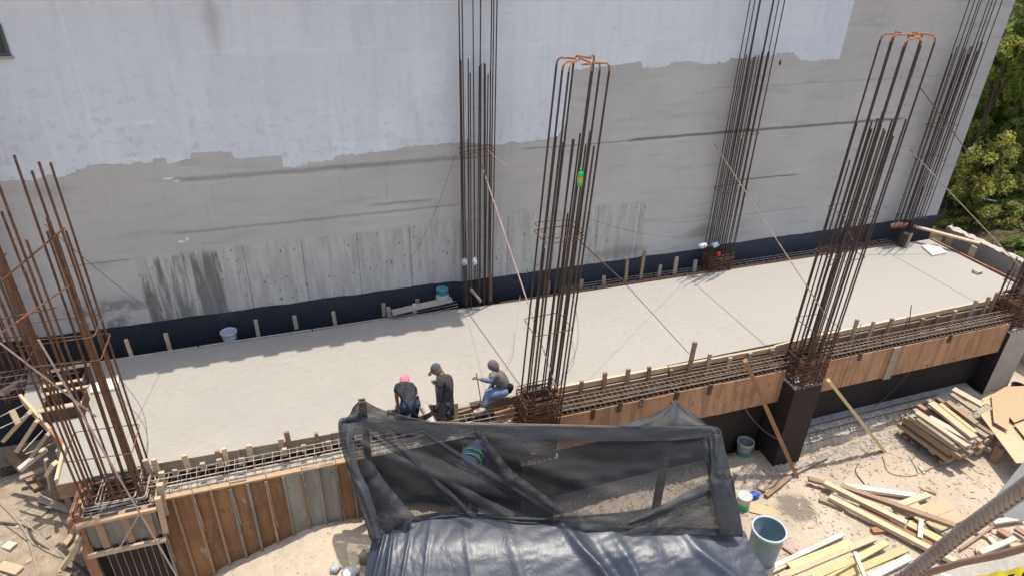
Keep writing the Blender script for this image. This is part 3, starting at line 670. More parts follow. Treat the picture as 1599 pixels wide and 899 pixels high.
# ------------------------------------------------------------------ generic timber piece
def plank_obj(name, p0, p1, w, t, m, label, cat, group=None, roll=0.0):
    """one board, its top face centre running p0 -> p1"""
    p0 = Vector(p0); p1 = Vector(p1); d = p1 - p0; L = d.length; d.normalize()
    up = Vector((0, 0, 1)); sdv = up.cross(d)
    if sdv.length < .05: sdv = Vector((0, 1, 0)).cross(d)
    sdv.normalize(); u = d.cross(sdv)
    if roll:
        qd = Matrix.Rotation(roll, 3, d); sdv = qd @ sdv; u = qd @ u
    c = (p0 + p1) / 2 - u * t / 2
    ns = 4; vs = []; bow = random.uniform(-.012, .012) * L; tw = random.uniform(-.04, .04)
    for i in range(ns + 1):
        f = i / ns; x = (f - .5) * L; by = bow * (1 - (2*f-1)**2) * .4
        for a, b in ((-1,-1),(1,-1),(1,1),(-1,1)):
            yy = a * w / 2 + by + random.uniform(-.004, .004); zz = b * t / 2 + random.uniform(-.003, .003) + a * w / 2 * tw * (f - .5)
            vs.append((x + (random.uniform(-.006, .006) if i in (0, ns) else 0), yy, zz))
    fs = [(3,2,1,0), tuple(ns*4 + k for k in (0,1,2,3))]
    for i in range(ns):
        for k in range(4):
            k2 = (k + 1) % 4; fs.append((i*4+k, i*4+k2, (i+1)*4+k2, (i+1)*4+k))
    me = bpy.data.meshes.new(name); me.from_pydata(vs, [], fs); me.materials.append(M[m]); me.update()
    bmn = bmesh.new(); bmn.from_mesh(me); bmesh.ops.recalc_face_normals(bmn, faces=bmn.faces[:]); bmn.to_mesh(me); bmn.free()
    o = bpy.data.objects.new(name, me); link(o, None, c)
    o.rotation_euler = Matrix((d, sdv, u)).transposed().to_euler()
    return tag(o, label, cat, group)
def gplank(a, b, z0, z1, w, t, m, label, cat='plank', group='loose timber on the ground', name='plank'):
    """plank lying near the ground: z is the height of its top above the ground"""
    return plank_obj(name, ground_at(*a, z0), ground_at(*b, z1), w, t, m, label, cat, group)

# ---- props
plank_obj('timber_prop', aty(1166, 560, 9.36) + Vector((0, -.02, 0)), ground_at(1247, 742, .03), .13, .09, 'wood_red', 'reddish timber prop leaning left of the black coated column', 'prop')
plank_obj('timber_prop', Vector((10.86, 9.05, -.42)), ground_at(1383, 703, .03), .10, .07, 'wood_yellow', 'pale yellow timber prop leaning right of the black coated column', 'prop')
o = bpy.data.objects

# ------------------------------------------------------------------ left end forms and braces
le = empty('end_form', (lm.x, lm.y, -.3), 'timber form boards with slanting braces along left end of slab', 'formwork')
def bd(a, b, z0, z1, t, m, name='board'):
    p0, p1 = at(*a, (z0+z1)/2), at(*b, (z0+z1)/2); mb = MB(); mb.bar(p0, p1, t, z1 - z0, jit=.006); return mb.build(name, M[m], le)
bd((34, 622), (66, 658), -.2, .03, .05, 'wood_pale'); bd((62, 652), (82, 677), -.2, .04, .05, 'wood_pale'); bd((80, 676), (104, 702), -.2, .05, .06, 'wood_red'); bd((104, 700), (91, 757), -.22, .06, .05, 'wood_pale')
for (a, b, za, zb, m) in (((47,642),(6,687),.03,-.75,'wood_pale'),((58,656),(27,703),.03,-.75,'wood_pale'),((76,676),(41,724),.03,-.8,'wood_grey'),((86,722),(74,740),-.1,-.5,'wood_pale'),((72,700),(30,733),-.5,-.7,'wood_white'),((18,640),(28,660),.05,-.2,'wood_pale')):
    mb = MB(); mb.bar(at(*a, za), at(*b, zb), .10, .07, jit=.008); mb.build('brace', M[m], le)
for (a, b, za, zb) in (((0,668),(60,640),0,.02),((36,704),(70,668),-.3,-.2),((40,708),(86,690),-.35,-.3),((0,650),(40,630),.0,.05),((64,640),(82,622),.1,.1)): rod('rebar', at(*a, za), at(*b, zb), .011, M['cement_steel'], le)
plank_obj('timber_bearer', at(0, 612, .05), at(36, 590, .02), .12, .08, 'wood_pale', 'pale bearer at left picture edge under the corner beam cage', 'timber')
# supports beneath the left end
mb = MB(); mb.box((-4.75, 11.2, -3), (-4.6, 13.6, -.22), 0, .02); tag(mb.build('foundation_wall', M['conc'], origin=(-4.7, 12, -3)), 'rough shaded wall under the left end of the slab', 'wall')
plank_obj('timber_prop', at(150, 838, -.9) + Vector((-.15, -.1, 0)), Vector((-4.08, 9.2, -3.0)), .16, .09, 'wood_red', 'upright brown post under the boxed form at lower left', 'prop')
plank_obj('timber_prop', at(134, 828, -1.3), at(84, 899, -2.3), .11, .08, 'wood_pale', 'slanting pale prop left of upright brown post', 'prop')
plank_obj('timber_prop', at(70, 715, -.4), at(78, 762, -1.3), .06, .06, 'wood_grey', 'thin grey stake below the braces at the left end', 'prop')
mb = MB(); mb.bar((-4.42, 10.0, -.12), (-3.97, 10.0, -.12), .03, .3, jit=.006); mb.build('board', M['wood_brown'], le)
for k, (a, b, z0, z1, w, m, lab) in enumerate((((8,700),(60,760),.25,.12,.16,'wood_brown','brown board lying in the shade below the braces'), ((30,745),(90,722),.3,.45,.12,'wood_grey','grey board propped in shade under the left braces'),
     ((60,780),(112,770),.1,.2,.14,'wood_brown','brown board beside the upright post at lower left'), ((92,745),(118,812),.5,.1,.10,'wood_red','reddish board leaning below the left slab corner'),
     ((100,850),(122,820),.06,.1,.1,'wood_pale','pale short board by the slanting prop at lower left'), ((0,735),(38,725),.1,.1,.2,'wood_dark','dark board on soil at the left edge below the braces'),
     ((36,790),(70,800),.05,.05,.18,'wood_grey','weathered board lying flat on soil at lower left'))):
    plank_obj('plank', ground_at(*a, z0), ground_at(*b, z1), w, .05, m, lab, 'plank', 'scrap boards at the left end')
# openings boxed in on the slab at the left
for (c, lab, s) in (((106, 598), 'open timber box on slab nearest to the wall at the left corner', 1.0), ((104, 634), 'open timber box on slab behind the front left cage', 1.0)):
    ctr = at(*c, .1); root = empty('timber_box', (ctr.x, ctr.y, 0), lab, 'box', 'small open boxes on the slab')
    for (x0, y0, x1, y1) in ((-.32, .26, .32, .26), (-.32, -.26, .3, -.26), (-.32, -.25, -.32, .25), (.32, -.25, .32, .25)):
        mb = MB(); mb.bar((ctr.x + x0, ctr.y + y0, .13), (ctr.x + x1, ctr.y + y1, .13), .03, .25, jit=.01); mb.build('side', M['wood_dark'], root)
        if y0 == y1: mb = MB(); mb.bar((ctr.x + x0 * 1.15, ctr.y + y0, .275), (ctr.x + x1 * 1.15, ctr.y + y1 + .03, .28), .085, .03, jit=.01); mb.build('lip', M['wood_pale'], root)
    mb = MB(); mb.box((ctr.x - .3, ctr.y - .24, .004), (ctr.x + .3, ctr.y + .24, .02)); mb.build('bottom', M['black'], root)  # black floor stands in for the dark of a deep opening
def sheet(name, px, z, t, m, label, cat, group=None):
    ps = [at(*p, z) for p in px]; c = sum(ps, Vector()) / len(ps); mb = MB(); mb.prism([(p.x, p.y) for p in ps], z - t, z); return tag(mb.build(name, M[m], origin=(c.x, c.y, z - t)), label, cat, group)
sheet('foam_board', [(140,600),(186,583),(184,605),(141,612)], .06, .05, 'white_board', 'white board lying on slab behind the front left cage', 'board')
sheet('foam_board', [(1439,383),(1462,381),(1479,394),(1456,398)], .06, .05, 'white_board', 'white board lying on slab at its far right end', 'board')
# far right end of the slab
re_ = empty('end_form', (SR, 12, -.2), 'timber form board along the right end of slab with two stub posts', 'formwork')
mb = MB(); mb.bar((SR + .03, 10.7, -.04), (SR + .03, 13.6, -.04), .05, .16, jit=.004); mb.build('board', M['wood_red'], re_)
for y in (12.3, 13.1): mb = MB(); mb.bar((SR + .12, y, -.3), (SR + .14, y, .35), .18, .06, up=(1, 0, 0), jit=.01); mb.build('stub', M['wood_grey'], re_)
plank_obj('plank', at(1427, 352, .5), at(1530, 379, .42), .16, .05, 'wood_pale', 'long pale plank on stub posts past the slab end below the trees', 'plank')
mb = MB(); n_ = 40; vs = []
for i in range(n_ + 1):
    t = i / n_; b0 = Vector((19.35, 13.75, 0)).lerp(Vector((19.3, 9.7, 0)), t); nn = .08 * mnoise.noise(Vector((i * .6, 0, 0)))
    d_ = Vector((.22, .02, 0))
    for k, (o_, z_) in enumerate(((Vector((0, 0, 0)), -2.5), (Vector((0, 0, 0)), .28 + nn), (d_, .30 - nn), (d_, -2.5))): vs.append((b0.x + o_.x, b0.y + o_.y, z_))
mb.add(vs, [(i*4+k, i*4+k+1, (i+1)*4+k+1, (i+1)*4+k) for i in range(n_) for k in range(3)])
mb.m = [(1 if (j % 3) == 1 else 0) for j in range(len(mb.f))]
tag(mb.build('low_wall', [M['conc'], M['conc_pale']], origin=(20, 12, -2.5)), 'low grey concrete wall with rough top past the right slab end', 'wall')
ct = at(1408, 384, 0); root = empty('stub_form', ct, 'dark upright box of short boards standing on the far slab corner', 'box')
mb = MB(); mb.bar(ct, ct + Vector((.03, 0, .42)), .26, .22, up=(0, 1, 0), jit=.012); mb.build('body', M['wood_dark'], root); mb = MB(); mb.bar(ct + Vector((.02, -.12, .0)), ct + Vector((.05, -.14, .47)), .10, .03, up=(0, 1, 0), jit=.01); mb.build('cleat', M['wood_grey'], root)
mb = MB(); mb.bar(at(1527, 424, .05) - Vector((.12, 0, 0)), at(1527, 424, .05) + Vector((.12, .03, 0)), .16, .10, jit=.03); tag(mb.build('concrete_lump', M['conc'], origin=at(1527, 424, 0)), 'small grey lump on the smooth right part of slab', 'lump')

# ------------------------------------------------------------------ rods, guys and wires
def guy(a, ya, b, yb, r, m, lab, name='steel_rod', sag=0.0, group=None, cat='rod', mid=None):
    p0 = aty(*a, ya) if ya is not None else at(*a, 0.0); p1 = aty(*b, yb) if yb is not None and yb > 0 else at(*b, (yb or 0.0)); mb = MB()
    N = 10; pts = [p0.lerp(p1, i / N) + Vector((0, 0, -sag * 4 * (i / N) * (1 - i / N))) for i in range(N + 1)]
    mb.tube(pts, r, 5); return tag(mb.build(name, M[m], origin=p0), lab, cat, group)
guy((752,258),14.0,(869,606),9.05,.014,'wire_pale','pale rod slanting from wall cage behind teal bucket down to the slab')
guy((1116,226),14.1,(1286,487),9.0,.012,'cage','brown rod slanting between the rag wrapped cage and black column cage')
guy((1436,136),13.7,(1515,243),13.0,.014,'rust','upper rusty rod crossing the rebar cage at the right end')
guy((1420,233),14.0,(1592,415),9.7,.012,'cage','lower brown rod running down across right wall cage to picture edge')
guy((1316,343),13.0,(1336,384),None,.02,'rust_tip','short orange bar leaning at the wall behind black column cage')
guy((905,376),9.3,(971,437),9.52,.012,'rust','rusty rod tied on the hooked cage above the thin cord')
guy((971,437),9.52,(1076,552),9.9,.007,'cord','thin cord slanting over slab from the hooked cage', 'cord', cat='cord')
guy((60,530),9.0,(276,899),8.9,.015,'wire_pale','long pale rod leaning across the front left cage to the sand')
guy((0,535),9.2,(150,650),9.3,.014,'wire_pale','short pale rod crossing left cage above the slab')
guy((216,805),8.9,(183,861),8.9,.010,'wire_pale','thin light rod hanging below the boxed form')
guy((0,440),9.4,(101,356),9.4,.014,'rust','rusty bar tied across the front left cage, rising to the right')
guy((0,498),9.4,(88,480),9.4,.012,'rust','rusty cross tie low on the front left cage')
guy((0,520),9.4,(108,446),9.35,.012,'rust_tip','orange cross tie on the front left cage above the dark strip')
guy((1345,505),9.4,(1312,604),9.3,.008,'wire','thin dark wire hanging over tan plywood near its batten','wire',cat='wire', sag=.1)
guy((1423,476),10.0,(1418,520),9.9,.011,'steel','single upright bar end among the pegs of right edge form')
guy((712,238),13.9,(640,405),14.1,.004,'wire','thin wire hanging from wall cage across board marked concrete','wire',cat='wire',sag=.25)
guy((760,232),13.7,(840,268),9.4,.004,'wire_pale','thin wire strung from the wall cage to the hooked cage','wire',cat='wire',sag=.15)
guy((915,340),9.4,(1100,365),13.9,.004,'wire','thin wire strung from the hooked cage to the rag wrapped cage','wire',cat='wire',sag=.2)
guy((70,350),9.4,(260,500),13.6,.005,'wire','thin wire strung from front left cage back to the wall','wire',cat='wire',sag=.1)
guy((1165,640),9.1,(1215,685),9.05,.008,'wire','thin wire drooping between red prop and black column','wire',cat='wire',sag=.1)
guy((1430,570),9.75,(1340,650),9.8,.010,'wire','dark cable hanging down the black wall right of the yellow prop','cable',cat='cable',sag=.25)
def curve(pts, r, m, lab, name='wire', cat='wire'):
    P = [Vector(p) for p in pts]; o_ = []
    for i in range(len(P) - 1):
        a, b, c, d = P[max(i-1,0)], P[i], P[i+1], P[min(i+2,len(P)-1)]
        for k in range(6):
            t = k / 6; o_.append(.5 * ((2*b) + (c-a)*t + (2*a-5*b+4*c-d)*t*t + (3*b-a-3*c+d)*t*t*t))
    o_.append(P[-1]); mb = MB(); mb.tube(o_, r, 5); return tag(mb.build(name, M[m], origin=P[0]), lab, cat)
curve([at(178,580,.5), at(200,606,.4), at(222,640,.3), at(230,680,.2), at(227,722,.05)], .006, 'wire', 'bent wire looping over slab right of the front left cage')
curve([at(893,460,.8), at(902,500,.6), at(900,545,.3), at(880,585,.1), at(872,602,.05)], .006, 'wire', 'curved wire hanging at the right side of hooked cage')
curve([at(812,462,.9), at(806,520,.5), at(795,560,.2), at(770,600,.05)], .005, 'wire_pale', 'pale wire hanging left of the hooked cage over slab')
curve([ground_at(0,815,.03), ground_at(40,822,.03), ground_at(60,848,.03), ground_at(120,880,.03), ground_at(140,899,.03)], .022, 'cord', 'dark hose lying on the soil at lower left', 'hose', 'hose')
curve([ground_at(-5,780,.03), ground_at(38,828,.03), ground_at(60,899,.03)], .02, 'cord_pale', 'pale hose lying on soil at the lower left corner', 'hose', 'hose')
curve([ground_at(0,600+180,.6), ground_at(70,842,.3), ground_at(100,870,.03)], .012, 'wire_pale', 'pale rod lying across the soil at lower left', 'steel_rod', 'rod')
# loose rods in the notch at the first wall cage
for k, (a, b, lab) in enumerate((((610,492),(712,470),'upper'), ((620,494),(715,474),'middle'), ((630,497),(716,478),'lower'))):
    guy(a, None, b, None, .012, 'cement_steel', f'{lab} one of three splashed rods on slab corner beside teal bucket')
plank_obj('plank', aty(612, 487, 13.72), aty(705, 466, 13.75), .22, .04, 'conc', 'splashed grey board under the teal bucket at the wall', 'plank')
plank_obj('plank', aty(742, 455, 13.6) + Vector((-.1, 0, .1)), aty(752, 470, 13.5), .09, .04, 'wood_grey', 'short grey board leaning at the foot of the wall cage', 'plank')

# ------------------------------------------------------------------ pails, bottle, rags
def pail(label, base, r0, r1, h, m, lean=(0, 0), band=None, rim=None, n=22, inner=True, cat='bucket', name='bucket', closed=False):
    root = empty(name, base, label, cat); b = Vector(base)
    prof = [(0.001, .003), (r0, .003), (r0 + (r1-r0)*.5, h*.5), (r1, h), (r1 + .012, h), (r1 + .012, h + .02), (r1 - .012, h + .02)]
    prof += [(.001, h + .02)] if closed else [(r1 - .02, h - .02), (r0 - .01, .05), (.001, .05)]
    mb = MB(); mb.lathe(prof, b, n); body = mb.build('body', M[m], root, smooth=True)
    if band:
        mb = MB(); z0, z1, bm_ = band; ra = r0 + (r1-r0)*z0/h + .003; rb = r0 + (r1-r0)*z1/h + .003; mb.lathe([(ra, z0), (rb, z1)], b, n); mb.build('label', M[bm_], root, smooth=True)
    if rim: mb = MB(); mb.lathe([(r1 - .005, h - .015), (r1 + .018, h - .015), (r1 + .018, h + .03), (r1 - .014, h + .03), (r1 - .014, h - .01)], b, n); mb.build('rim', M[rim], root, smooth=True)
    mb = MB(); mb.tube([b + Vector((math.cos(t) * (r1 + .014), math.sin(t) * .03 - (r1 * .5) * math.sin(t), h - .03 - .45 * r1 * math.sin(t))) for t in np.linspace(0, math.pi, 12)], .005, 4); mb.build('handle', M['wire'], root)
    return root
pail('teal bucket upside down on grey board at the wall', aty(691, 468, 13.9), .17, .14, .30, 'teal', band=(.06, .19, 'paper'), closed=True)
pail('whitish bucket on the back edge of slab before the dark strip', aty(360, 533, 13.85), .13, .17, .26, 'clear')
pail('grey pail in the shade left of the red prop', ground_at(1160, 707), .15, .19, .36, 'grey_pail', rim='paper', band=(.04, .14, 'teal'))
pail('small dark pail near the plywood sheets at the right edge', ground_at(1586, 612), .15, .17, .22, 'black')
pail('green and white paint pail beside the black net', ground_at(1158, 792), .13, .155, .36, 'paper', band=(.02, .20, 'green_plastic'), closed=True)
pail('large blue grey barrel with pale rim beside the black sheet', ground_at(1186, 875), .27, .32, .92, 'barrel', rim='barrel_rim', n=32, cat='barrel', name='barrel')
def rag(label, c, s, m, cat='rag', name='rag', sub=2):
    bm = bmesh.new(); bmesh.ops.create_icosphere(bm, subdivisions=sub, radius=1)
    for v_ in bm.verts: n_ = mnoise.noise(v_.co * 1.9 + Vector(c)) + .5 * mnoise.noise(v_.co * 4.5 + Vector(c)); v_.co = Vector((v_.co.x * s[0], v_.co.y * s[1], v_.co.z * s[2])) * (1 + .8 * n_)
    me = bpy.data.meshes.new(name); bm.to_mesh(me); bm.free(); me.materials.append(M[m]); me.polygons.foreach_set('use_smooth', [True] * len(me.polygons))
    return tag(link(bpy.data.objects.new(name, me), None, Vector(c)), label, cat)
rag('blue grey rag stuffed between bars of the first wall cage', aty(725, 409, 13.55), (.06, .05, .09), 'clear')
rag('white rag hanging on the first wall cage', aty(741, 408, 13.55), (.05, .05, .09), 'white_cloth')
rag('white rag on left of the second wall cage near its foot', aty(1097, 384, 13.55), (.13, .06, .06), 'white_cloth'); rag('grey rag on right of the second wall cage near its foot', aty(1117, 383, 13.55), (.11, .06, .07), 'clear')
rag('red rag hanging low at right of the second wall cage', aty(1122, 397, 13.55), (.05, .05, .06), 'red_cloth')
rag('blue rag on the soil beside the green and white pail', ground_at(1176, 773, .08), (.15, .09, .07), 'blue_cloth')
rag('blue bundle on the wall ledge behind the black column cage', aty(1310, 363, 13.9), (.16, .08, .09), 'navy')
rag('rusty bundle of wire on the right wall cage', aty(1402, 352, 13.6), (.3, .12, .09), 'rust')
rag('white plastic bag on the sand left of the black sheet', ground_at(548, 893, .1), (.17, .12, .07), 'white_cloth', 'bag', 'plastic_bag'); rag('pale lump of rubble on sand at the bottom edge', ground_at(524, 886, .05), (.09, .09, .07), 'paper', 'rubble', 'rubble_lump')
rag('dark stone on the sand touching the black sheet', ground_at(572, 868, .1), (.14, .12, .14), 'wood_grey', 'stone', 'stone')
bt = aty(905, 290, 9.15); root = empty('bottle', bt, 'green plastic bottle with yellow label tied on the hooked cage', 'bottle')
mb = MB(); mb.lathe([(.001, 0), (.042, .0), (.045, .03), (.045, .19), (.03, .23), (.016, .25), (.016, .275), (.001, .275)], bt, 14); mb.build('body', M['bottle_green'], root, smooth=True)
mb = MB(); mb.lathe([(.0465, .06), (.0465, .15)], bt, 14); mb.build('label', M['bottle_label'], root, smooth=True)
mb = MB(); mb.lathe([(.019, .258), (.019, .285), (.001, .285)], bt, 10); mb.build('cap', M['green_plastic'], root)

# ------------------------------------------------------------------ workers
def skin(name, chains, m, parent, sub=2, **tg):
    """chains: lists of (point, radius); equal points are welded into one skeleton, first point is the root"""
    vs, rs, es, idx = [], [], [], {}
    def vid(p, r):
        k = tuple(round(c, 4) for c in p)
        if k not in idx: idx[k] = len(vs); vs.append(Vector(p)); rs.append(r)
        return idx[k]
    for ch in chains:
        ids = [vid(p, r) for p, r in ch]
        for a, b in zip(ids, ids[1:]):
            if a != b: es.append((a, b))
    o0 = ORG[parent.name]; me = bpy.data.meshes.new(name); me.from_pydata([tuple(v - o0) for v in vs], es, [])
    ob = bpy.data.objects.new(name, me); COL.objects.link(ob)
    md = ob.modifiers.new('s', 'SKIN'); md.use_smooth_shade = True
    for i, d in enumerate(me.skin_vertices[0].data):
        rr = rs[i]; d.radius = rr if isinstance(rr, tuple) else (rr, rr); d.use_root = (i == 0)
    sb = ob.modifiers.new('u', 'SUBSURF'); sb.levels = sub; sb.render_levels = sub
    dg = bpy.context.evaluated_depsgraph_get(); m2 = bpy.data.meshes.new_from_object(ob.evaluated_get(dg))
    bpy.data.objects.remove(ob); m2.name = name; m2.materials.clear(); m2.materials.append(m)
    o = bpy.data.objects.new(name, m2); return tag(link(o, parent, o0), **tg)
def L3(a, b, t): return Vector(a).lerp(Vector(b), t)
def person(label, J, clothes, face, cap=None, sleeves='long', extra=None):
    """J: world joints. face: unit vector the face looks along."""
    J = {k: Vector(v) for k, v in J.items()}
    root = empty('person', (J['hip'].x, J['hip'].y, min(J['fl'].z, J['fr'].z)), label, 'person')
    hip, neck = J['hip'], J['neck']; face = Vector(face).normalized()
    ch = []
    chest = L3(hip, neck, .68) + J.get('bulge', Vector()); waist = L3(hip, neck, .3) + J.get('bulge', Vector()) * .7
    ch.append([(hip, (.12, .095)), (waist, (.105, .085)), (chest, (.12, .09)), (neck, (.06, .055)), (L3(neck, J['head'], .45), (.055, .055))])
    for s in 'lr':
        sh, e, h = J['s' + s], J['e' + s], J['h' + s]
        ch.append([(chest, (.12, .09)), (sh, .055), (L3(sh, e, .55), .048), (e, .043), (L3(e, h, .45), .040), (h, .028)])
        k, f = J['k' + s], J['f' + s]; hj = hip + (J['hj' + s] - hip)
        ch.append([(hip, (.12, .095)), (hj, .085), (L3(hj, k, .55), .072), (k, .056), (L3(k, f, .4), .058), (f, .042), (J['t' + s], .035)])
        # palm, fingers, thumb
        d = (h - e).normalized(); cd = J.get('curl' + s, Vector((0, 0, -1))); cd = (cd - d * cd.dot(d)).normalized(); sd = d.cross(cd)
        palm = h + d * .055; ch[-2] += [(palm, (.036, .018))]
        for i in range(4):
            b0 = palm + sd * ((i - 1.5) * .020) + d * .02; ln = (.038, .045, .042, .032)[i]
            p1 = b0 + d * ln * .8 + cd * ln * .35; p2 = p1 + cd * ln * .8 + d * ln * .1
            ch.append([(palm, (.036, .018)), (b0, .011), (p1, .0095), (p2, .008)])
        tb = h + d * .02 - sd * .03 + cd * .01; ch.append([(palm, (.036, .018)), (tb, .012), (tb + d * .03 + cd * .03, .010)])
    body = skin('body', ch, M['skin'], root)
    # head with brow, nose, jaw and ears
    bm = bmesh.new(); bmesh.ops.create_icosphere(bm, subdivisions=3, radius=1)
    upv = (J['head'] - neck).normalized(); sdv = upv.cross(face).normalized(); fv = sdv.cross(upv).normalized()
    for v_ in bm.verts:
        x, y, z = v_.co
        w = .078 * (1 - .18 * max(0, -z)); dd = .098 * (1 + (.06 if y > 0 and z < 0 else 0)); hh = .118
        nose = .022 * math.exp(-((x / .16) ** 2 + ((z + .12) / .22) ** 2)) if y > 0 else 0
        eye = -.012 * math.exp(-(((abs(x) - .36) / .16) ** 2 + ((z - .08) / .12) ** 2)) if y > 0 else 0
        mouth = -.006 * math.exp(-((x / .3) ** 2 + ((z + .5) / .07) ** 2)) if y > 0 else 0
        ear = .018 * math.exp(-((y / .2) ** 2 + ((z - .0) / .28) ** 2)) * (abs(x) > .85)
        p = sdv * (x * w + (ear if x > 0 else -ear)) + fv * (y * (dd) + nose + eye + mouth) + upv * (z * hh)
        v_.co = J['head'] + p - ORG[root.name]
    me = bpy.data.meshes.new('head'); bm.to_mesh(me); bm.free(); me.materials.append(M['skin']); me.polygons.foreach_set('use_smooth', [True] * len(me.polygons)); link(bpy.data.objects.new('head', me), root, ORG[root.name])
    # clothes
    g = 1.17; sh_m, sl_m, tr_m = clothes
    tor = [[(hip + (waist - hip) * -.35, (.16, .14)), (hip, (.162, .142)), (waist, (.155, .13)), (chest, (.178, .14)), (L3(chest, neck, .8), (.10, .09)), (L3(chest, neck, 1.0), (.075, .07))]]
    sl = []
    for s in 'lr':
        sh, e, h = J['s' + s], J['e' + s], J['h' + s]
        tor.append([(chest, (.178, .14)), (sh, .088), (L3(sh, e, .45), .072), (L3(sh, e, .55), .068)])
        if sleeves == 'long': sl.append([(L3(sh, e, .2), .066), (L3(sh, e, .6), .062), (e, .056), (L3(e, h, .5), .049), (L3(e, h, .92), .038)])
        elif sleeves == 'short': pass
    skin('shirt', tor, M[sh_m], root)
    for c in sl: skin('sleeve', [c], M[sl_m], root)
    tro = []
    for s in 'lr':
        k, f, hj = J['k' + s], J['f' + s], J['hj' + s]
        tro.append([(hip, (.148, .125)), (hj, .112), (L3(hj, k, .55), .096), (k, .076), (L3(k, f, .45), .074), (L3(k, f, .9), .066)])
    skin('trousers', tro, M[tr_m], root)
    for s in 'lr': f, t = J['f' + s], J['t' + s]; skin('boot', [[(L3(J['k' + s], f, .82), .060), (f + Vector((0, 0, -.01)), .058), (L3(f, t, .6) + Vector((0, 0, -.015)), .052), (t + (t - f).normalized() * .05 + Vector((0, 0, -.02)), .042)]], M['boot'], root)
    # headgear
    if cap:
        bm = bmesh.new(); bmesh.ops.create_icosphere(bm, subdivisions=3, radius=1); geo = [v_ for v_ in bm.verts if v_.co.z < (-.25 if cap[1] == 'hood' else .05) and (v_.co.y > .25 or cap[1] != 'hood')]
        bmesh.ops.delete(bm, geom=geo, context='VERTS')
        for v_ in bm.verts:
            x, y, z = v_.co; low = max(0, -z) if cap[1] == 'hood' else 0
            v_.co = J['head'] + sdv * (x * .094) + fv * (y * .112 - .006) + upv * (z * .132 + .006) - ORG[root.name] + Vector((1, 1, 1)) * .008 * mnoise.noise(v_.co * 3)
        me = bpy.data.meshes.new('cap'); bm.to_mesh(me); bm.free(); me.materials.append(M[cap[0]]); me.polygons.foreach_set('use_smooth', [True] * len(me.polygons)); link(bpy.data.objects.new('headscarf' if cap[1] == 'hood' else 'cap', me), root, ORG[root.name])
        if cap[1] == 'brim':
            mb = MB(); c = J['head'] + fv * .105 + upv * .035; vs = []
            for k in range(9): a = (k / 8 - .5) * 2.4; vs += [c + sdv * .085 * math.sin(a) - fv * .02 * (1 - math.cos(a)), c + sdv * .08 * math.sin(a) + fv * (.09 * math.cos(a)) - upv * .02]
            mb.add(vs + [v_ - upv * .008 for v_ in vs], [(2*k, 2*k+1, 2*k+3, 2*k+2) for k in range(8)] + [(18+2*k+2, 18+2*k+3, 18+2*k+1, 18+2*k) for k in range(8)] + [(2*k+1, 18+2*k+1, 18+2*k+3, 2*k+3) for k in range(8)]); mb.build('brim', M[cap[0]], root)
        if cap[1] == 'brim': skin('neck_scarf', [[(J['head'] - fv * .02 - upv * .05, (.088, .075)), (neck + upv * .03, (.085, .075)), (neck - upv * .02, (.09, .08))]], M['shirt_grey'], root)
        if cap[1] == 'hood': skin('scarf_tail', [[(J['head'] - fv * .06 - upv * .07, (.075, .05)), (neck + upv * .02 - fv * .03, (.085, .06))]], M[cap[0]], root)
    return root
A = aty
# bending worker with pink scarf
Y0 = 9.78
person('worker bending over slab, black T-shirt, dark jeans, bright pink headscarf', dict(head=A(631.5,594,10.42), neck=A(631.5,600,10.33), hip=A(641,632,9.85), bulge=(0, 0, .08), sl=A(620.5,603,10.26), sr=A(643,603,10.20), el=A(619,617,10.28), hl=A(621,631,10.33),
    er=A(650,613,10.35), hr=A(630,631,10.42), hjl=A(634,634,9.82), hjr=A(649,632,9.80), kl=A(629,641,9.95), kr=A(648,643,9.92), fl=A(628,659,9.76), fr=A(646,661,9.74), tl=A(627,659,9.90), tr=A(645,661,9.88),
    curll=Vector((.2, .3, -1)), curlr=Vector((-.2, .3, -1))), ('shirt_black', 'shirt_black', 'denim_dark'), (-.1, .8, -.6), ('pink', 'hood'), sleeves='short')
# standing worker with grey cap
person('worker standing with shovel, dark long sleeves, grey cap, between the other two', dict(head=A(682,577,9.86), neck=A(690,586,9.83), hip=A(697,629,9.78), bulge=(.02, 0, 0), sl=A(688,592,9.66), sr=A(700,590,9.98), el=A(687,612,9.60), hl=A(684,628,9.62),
    er=A(691,605,10.05), hr=A(681,597,9.98), hjl=A(693,632,9.70), hjr=A(701,632,9.86), kl=A(689,648,9.66), kr=A(702,648,9.84), fl=A(688,668,9.70), fr=A(703,668,9.86), tl=A(682,670,9.68), tr=A(697,671,9.86),
    curll=Vector((-1, .3, 0)), curlr=Vector((0, 0, -1))), ('shirt_purple', 'shirt_purple', 'trouser_grey'), (-.85, .1, -.55), ('cap', 'brim'))
# seated worker
p3 = person('worker sitting on edge form, grey shirt, blue sleeves and jeans, mauve headscarf', dict(head=A(770,571,9.98), neck=A(774,580,9.96), hip=A(788,609,9.92), bulge=(.05, 0, .0), sl=A(769,585,9.80), sr=A(779,584,10.10), el=A(766.5,595,9.72), hl=A(748,591,9.78),
    er=A(770,598,10.2), hr=A(763,608,10.15), hjl=A(785,611,9.82), hjr=A(784,609,10.05), kl=A(760,616,9.74), kr=A(761,610,10.16), fl=A(755,638,9.66), fr=A(762,632,10.14), tl=A(742,642,9.60), tr=A(753,634,10.14),
    curll=Vector((0, 0, -1)), curlr=Vector((0, 0, -1))), ('shirt_grey', 'sleeve_blue', 'denim'), (-.8, .45, -.35), ('maroon', 'hood'))
skin('waist_bag', [[(A(797,598,9.84), (.07, .09)), (A(795,606,9.84), (.08, .10)), (A(792,614,9.84), (.06, .07))]], M['black_cloth'], p3)
